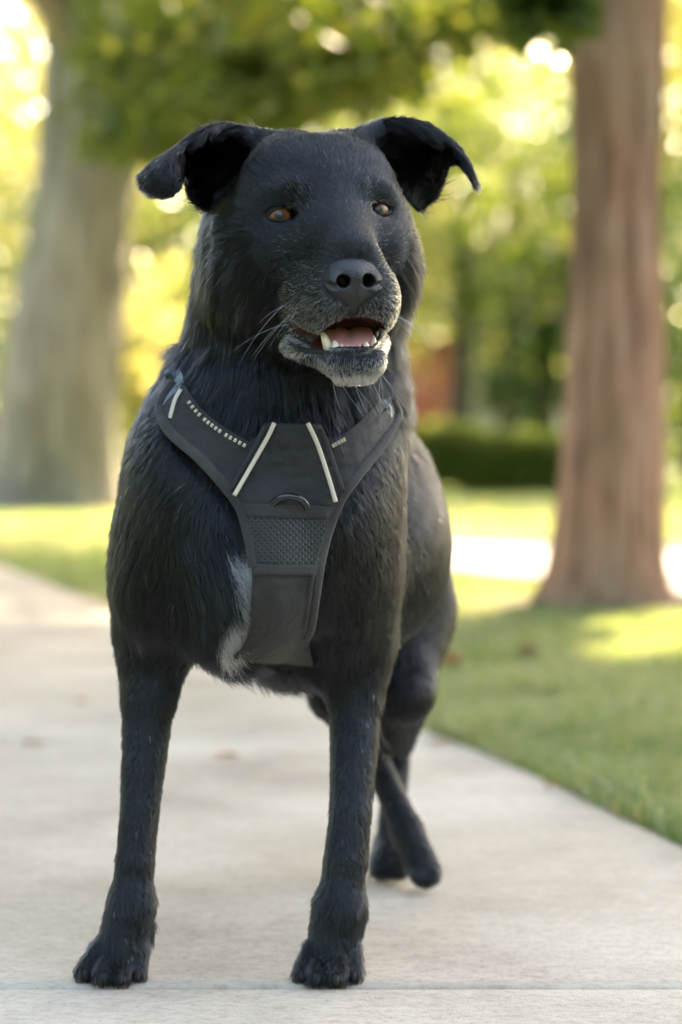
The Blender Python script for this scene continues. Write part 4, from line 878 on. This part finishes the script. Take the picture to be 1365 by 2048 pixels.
# ================================================================== FUR
def inpoly(P, poly):
    x, y = P[:, 0], P[:, 1]; c = np.zeros(len(P), bool); poly = np.asarray(poly, float); j = len(poly) - 1
    for i in range(len(poly)):
        xi, yi, xj, yj = *poly[i], *poly[j]; c ^= ((yi > y) != (yj > y)) & (x < (xj - xi) * (y - yi) / (yj - yi + 1e-9) + xi); j = i
    return c
def topx(P): return np.stack([CX + F_PX * P[:, 0] / P[:, 1], HY - F_PX * (P[:, 2] - CAM_H) / P[:, 1]], 1)
HPOLY = [(350, 764), (330, 800), (326, 826), (346, 862), (402, 912), (456, 970), (487, 1015), (500, 1062), (508, 1112), (508, 1180), (504, 1240), (494, 1290), (472, 1318),
         (550, 1334), (626, 1326), (618, 1262), (627, 1190), (638, 1120), (654, 1058), (678, 1000), (712, 948), (746, 903), (776, 862), (788, 830), (780, 806), (736, 854), (694, 882), (646, 874), (640, 870), (530, 870), (522, 874), (484, 888), (432, 852), (388, 810)]
def grow(n, weight=None, seed=1, tri_mask=None):
    rg = np.random.default_rng(seed)
    T = np.concatenate([Q_all[:, [0, 1, 2]], Q_all[:, [0, 2, 3]]]); A, Bv, C = V_all[T[:, 0]], V_all[T[:, 1]], V_all[T[:, 2]]
    fn = np.cross(Bv - A, C - A); ar = np.linalg.norm(fn, axis=1)
    vn = np.zeros_like(V_all)
    for i in range(3): np.add.at(vn, T[:, i], fn)
    vn /= np.linalg.norm(vn, axis=1)[:, None] + 1e-12
    c = (A + Bv + C) / 3; wt = ar.copy()
    head = (c[:, 2] > .585) & (c[:, 1] < 2.46)
    wt *= np.where(head, 3.2, 1.0); wt *= np.where(fn[:, 1] / (ar + 1e-12) > .35, .3, 1.0); wt *= np.where((c[:, 2] < .3) & (c[:, 1] < 2.52), 1.5, 1.0)
    vid = T[:, 0]; wt[(vid >= n_e) & (((vid - n_e) % 288) // 48 < 2)] = 0
    cs = np.cumsum(wt); k = np.searchsorted(cs, rg.random(n) * cs[-1]); r1, r2 = rg.random(n), rg.random(n); m = r1 + r2 > 1; r1[m], r2[m] = 1 - r1[m], 1 - r2[m]
    P = A[k] + r1[:, None] * (Bv - A)[k] + r2[:, None] * (C - A)[k]
    Nn = vn[T[k, 0]] * (1 - r1 - r2)[:, None] + vn[T[k, 1]] * r1[:, None] + vn[T[k, 2]] * r2[:, None]; Nn /= np.linalg.norm(Nn, axis=1)[:, None] + 1e-12
    return P, Nn, vid[k], mouth[T[k, 0]]
P, Nn, vid, mo = grow(430000)
keep = (mo < .12) & (P[:, 2] > .004)
L3 = hloc(P)
for e_ in EYES:                                                  # nothing grows inside the lids
    q = L3 - np.array(e_); keep &= ~(((q[:, 0] / 26.5) ** 2 + ((q[:, 2] - 1.5) / 13) ** 2 < 1) & (np.abs(q[:, 1]) < 50))
for p, k_, s_ in NOSE:
    if s_ > 0: keep &= p.d(P[:, 0], P[:, 1], P[:, 2]) > .0008
px = topx(P); hm = inpoly(px, HPOLY) & (P[:, 1] < 2.56) & (Nn[:, 1] < .1)
keep &= ~hm
P, Nn, vid, L3, px = P[keep], Nn[keep], vid[keep], L3[keep], px[keep]; n = len(P)
# blend flow, length and lift of the nearest volumes
Fw = np.zeros((n, 3)); Ln = np.zeros(n); Li = np.zeros(n); Wt = np.zeros(n) + 1e-12
hd = L3 - np.array([0, 235, -165]); hd[:, 2] -= np.clip((-L3[:, 1]) / 100, 0, 1.2) * 60 * (L3[:, 2] < 60)
hd = hd / np.linalg.norm(hd, axis=1)[:, None]
chinm = np.clip((-285 - L3[:, 2]) / 20, 0, 1) * (L3[:, 1] > 40); hd = hd * (1 - .7 * chinm[:, None]) + .7 * chinm[:, None] * np.array([0, .1, -1])
hdw = hd @ HR.T
for p, k_, sg, fl, ln, li in BODY:
    if sg < 0: continue
    d = np.maximum(p.d(P[:, 0], P[:, 1], P[:, 2]), 0); ww = np.exp(-(d / .012))
    Fw += ww[:, None] * (hdw if isinstance(fl, str) else (fl / np.linalg.norm(fl))[None]); Ln += ww * ln; Li += ww * li; Wt += ww
Fw /= Wt[:, None]; Ln /= Wt; Li /= Wt
# short coat of the face, longer towards the cheeks
face = (L3[:, 1] > -60) & (np.abs(L3[:, 0]) < 150) & (L3[:, 2] > -345) & (P[:, 1] < 2.40) & (P[:, 2] > .59)
Ln = np.where(face, np.minimum(Ln, .0045 + .006 * np.clip((90 - L3[:, 1]) / 140, 0, 1)), Ln)
# the ruff hides the step from cheek to neck
rf = np.clip((np.abs(L3[:, 0] + 4) - 95) / 60, 0, 1) * np.clip((-30 - L3[:, 2]) / 60, 0, 1) * (L3[:, 1] < 0) * (P[:, 2] > .60) * (P[:, 1] < 2.42); Ln = np.maximum(Ln, .012 + .020 * rf * (rf > 0) * 1.0 - .012 * (rf <= 0)); Fw = Fw + rf[:, None] * np.array([0, .15, -.9])
nearh = np.zeros(n, bool)
for dx_, dy_ in ((18, 0), (-18, 0), (0, 14), (0, 26)): nearh |= inpoly(px + np.array([dx_, dy_]), HPOLY)
Ln = np.where(nearh & (P[:, 1] < 2.5) & (px[:, 1] > 905), Ln * .55, Ln)
Ln = np.where(vid >= n_e, .0032, Ln); Li = np.where(vid >= n_e, .15, Li)
thr = (P[:, 1] < 2.5) & (px[:, 0] > 515) & (px[:, 0] < 665) & (px[:, 1] > 790) & (px[:, 1] < 872); Ln = np.where(thr, .040, Ln); Li = np.where(thr, .62, Li)
# ears: inner side long and loose, outer side short
for k_, (V_, Q_, A_, n_) in enumerate(ears):
    lo = nb + (len(ears[0][0]) if k_ else 0); m = (vid >= lo) & (vid < lo + len(V_))
    gu = np.gradient(A_, axis=0).reshape(-1, 3); half = len(V_) // 2; idx = (vid[m] - lo) % half; row = idx // A_.shape[1]; front = (vid[m] - lo) < half
    g = gu[idx]; g = g / (np.linalg.norm(g, axis=1)[:, None] + 1e-9); g[:, 2] -= .15; Fw[m] = g
    inner = front & (row < 24); Ln[m] = np.where(inner, .021, .009); Li[m] = np.where(inner, .55, .28)
    Fw[m] = Fw[m] + np.where(inner, 1, 0)[:, None] * np.array([-.5 if k_ == 0 else .5, -.2, .1])
# chest whorl beside the harness
q = px - np.array([430, 1120]); rw = np.linalg.norm(q, axis=1); m = (rw < 130) & (P[:, 1] < 2.5); Fw[m] += ((1 - rw[m] / 130) * 1.3)[:, None] * np.array([.9, -.2, .2])
Ln[m] *= 1 + .5 * (1 - rw[m] / 130)
lo_f = np.stack([vnoise(P, .05, s) for s in (1, 2, 3)], 1); hi_f = np.stack([vnoise(P, .011, s) for s in (4, 5, 6)], 1)
rnd = rng.normal(0, 1, (n, 3)); longf = np.clip((Ln - .008) / .02, 0, 1)
Fw = Fw + .16 * lo_f + (.14 + .26 * longf)[:, None] * hi_f + (.07 + .10 * longf)[:, None] * rnd
Tn = Fw - Nn * (Fw * Nn).sum(1)[:, None]; Tn /= np.linalg.norm(Tn, axis=1)[:, None] + 1e-9
Li = Li * (1 + .35 * rng.normal(0, 1, n)); Ln = Ln * (.7 + .5 * rng.random(n)) * (1 + .18 * vnoise(P, .02, 9))
# clumps
cell = np.where(longf > .55, .0085, np.where(longf > .3, .0065, np.where(face, .0026, .0042))); cid = np.floor(P / cell[:, None]).astype(np.int64)
hsh = lambda s: (((cid[:, 0] * 73856093) ^ (cid[:, 1] * 19349663) ^ (cid[:, 2] * 83492791) ^ s) * 1274126177 >> 7 & 0xffff) / 65535.0
cc = (cid + np.stack([hsh(1), hsh(22), hsh(333)], 1)) * cell[:, None]; cc = cc - Nn * ((cc - P) * Nn).sum(1)[:, None]
csn = np.where(face, .45, .30) + .25 * longf
ch = hsh(4444); Li = Li * (.55 + .9 * hsh(555)); eb = np.zeros(n)
for s_ in (-1, 1): eb = np.maximum(eb, face * np.clip(1.25 - np.hypot((L3[:, 0] - s_ * 76) / 34, (L3[:, 2] - 20) / 28), 0, 1))
Li = np.clip(Li + .75 * eb, 0, 1.3); K = 5; pts = np.zeros((n, K, 3)); t = np.linspace(0, 1, K)
cj = np.stack([hsh(71), hsh(72), hsh(73)], 1) - .5; Tn = Tn + .35 * cj; Tn -= Nn * (Tn * Nn).sum(1)[:, None]; Tn /= np.linalg.norm(Tn, axis=1)[:, None] + 1e-9
d0 = Tn * np.cos(Li)[:, None] + Nn * np.sin(Li)[:, None]; d1 = Tn * np.cos(Li * .15)[:, None] + Nn * np.sin(Li * .15)[:, None]; d1[:, 2] -= .25 * longf
for k in range(K):
    s = t[k]; q = P + Ln[:, None] * (s * d0 + .5 * s * s * (d1 - d0)); q = q + (cc - P) * (csn * s * s)[:, None]; pts[:, k] = q - Nn * (.0008 if k == 0 else 0)
# colours: 0 black .. 1 white
u, v, w_ = L3.T; onhead = (P[:, 1] < 2.36) & (P[:, 2] > .55)
pr = np.full(n, .002)
def bumpf(x, a, b): return np.clip((x - a) / (b - a), 0, 1)
pr += onhead * .50 * bumpf(-w_, 160, 235) * bumpf(v, 0, 60) * (w_ > -300)
pr += onhead * .45 * bumpf(-w_, 215, 262) * bumpf(v, 10, 50) * (w_ > -300)
pr += onhead * .22 * bumpf(-w_, 90, 160) * bumpf(np.abs(u), 30, 60) * bumpf(v, 20, 60) * (w_ > -220)
pr += onhead * .97 * bumpf(-w_, 314, 338) * bumpf(v, 50, 80)
pr += onhead * .5 * bumpf(-w_, 285, 310) * bumpf(v, 30, 90) * np.clip((np.abs(u) - 25) / 30, .12, 1)
pr += onhead * .45 * bumpf(-w_, 225, 262) * bumpf(np.abs(u), 75, 105) * (v > -10) * (v < 80)
for s_ in (-1, 1):
    pr += onhead * .22 * np.clip(1 - np.hypot(u - s_ * 68, (w_ - 22) * .7) / 30, 0, 1) * 1.6
pr += onhead * .05 * np.exp(-((np.abs(u) - 85) / 30) ** 2 - ((w_ + 75) / 30) ** 2)
eyed = np.zeros(n)
for s_ in (-1, 1): eyed = np.maximum(eyed, onhead * np.clip(1.3 - np.hypot((u - s_ * 84) / 42, (w_ - 14) / 34), 0, 1))
white = np.clip(pr, 0, .97) > rng.random(n); val = np.where(white, rng.uniform(.30, .80, n), np.clip((rng.normal(.01, .02, n) + .07 * ch ** 2.5 + .02 * vnoise(P, .03, 31)) * (1 - .75 * longf), 0, .13))  # long hair coloured darker, standing in for shade on the neck
mc = (val > .1) & onhead & (w_ < -318); val[mc] = rng.uniform(.6, .95, mc.sum())
val = np.where(white, val, val * (1 - eyed))
chest = (P[:, 1] < 2.52) & (inpoly(px, [(446, 1092), (484, 1090), (504, 1125), (506, 1232), (480, 1222), (460, 1160)]) | inpoly(px, [(430, 1296), (444, 1240), (484, 1216), (508, 1230), (506, 1290), (474, 1315)]))
cm = chest & (rng.random(n) < .99); val[cm] = rng.uniform(.75, 1.0, cm.sum()); rad_up = cm
rad = np.where(rad_up, 1.35, 1.0) * np.where(face, .00020, .00029) * np.where(val > .1, 1.0, 1.0)
def hair_object(name, pts, rad, val, mt, parent):
    n, K, _ = pts.shape; hc = bpy.data.hair_curves.new(name); hc.add_curves([K] * n)
    hc.attributes['position'].data.foreach_set('vector', np.ascontiguousarray(pts, np.float32).ravel())
    a = hc.attributes.get('radius') or hc.attributes.new('radius', 'FLOAT', 'POINT'); prof = np.array([1, .95, .8, .55, .2]) if K == 5 else np.linspace(1, .2, K)
    a.data.foreach_set('value', (rad[:, None] * prof[None]).astype(np.float32).ravel())
    a = hc.attributes.new('tint', 'FLOAT', 'CURVE'); a.data.foreach_set('value', np.asarray(val, np.float32))
    hc.materials.append(mt); return link(name, hc, parent)
def m_fur():
    m = bpy.data.materials.new('fur'); m.use_nodes = True; t = m.node_tree; t.nodes.clear()
    o = N(t, 'OutputMaterial'); h = N(t, 'BsdfHairPrincipled', i_Roughness=.20, i_IOR=1.44); h.parametrization = 'COLOR'
    h.inputs['Radial Roughness'].default_value = .28
    a = N(t, 'Attribute', attribute_name='tint'); r = ramp(t, a.outputs['Fac'], [(0.0, (.0024, .0026, .0032)), (.1, (.012, .0125, .015)), (.35, (.22, .20, .19)), (.8, (.86, .79, .69))])
    t.links.new(r.outputs[0], h.inputs['Color']); t.links.new(h.outputs[0], o.inputs[0]); return m
M_FUR = m_fur()
if True:
    tagp(hair_object('fur', pts, rad, val, M_FUR, DOG), kind='stuff')
# whiskers and stray white hairs
wk = []
wr_ = np.random.default_rng(5)
for s_ in (-1, 1):
    for k in range(7):
        u0, v0, w0 = s_ * wr_.uniform(70, 108), wr_.uniform(40, 120), wr_.uniform(-245, -190); L = wr_.uniform(50, 130)
        l, nn, i, d = bvh.find_nearest(Vector(hp(u0, v0, w0))); dr = HR @ np.array([s_ * 1.0, -.25, wr_.uniform(-.8, .0)]); dr /= np.linalg.norm(dr)
        a = np.array(l); wk.append([a + dr * L * HS * t_ + np.array([0, 0, -1]) * (t_ ** 2) * L * HS * .35 for t_ in np.linspace(0, 1, 6)])
for k in range(9):
    l, nn, i, d = bvh.find_nearest(Vector(hp(wr_.uniform(-50, 60), 120, -350))); dr = HR @ np.array([wr_.uniform(-.5, .9), .1, -1.0]); dr /= np.linalg.norm(dr); L = wr_.uniform(40, 90); a = np.array(l)
    wk.append([a + dr * L * HS * t_ + np.array([.3, 0, 0]) * (t_ ** 2) * L * HS * .3 for t_ in np.linspace(0, 1, 6)])
wk = np.array(wk); M_WH = mat('whisker', (.45, .45, .47), .4, .5)
tagp(hair_object('whiskers', wk, np.full(len(wk), .00013), np.full(len(wk), .7), M_WH, DOG), kind='stuff')
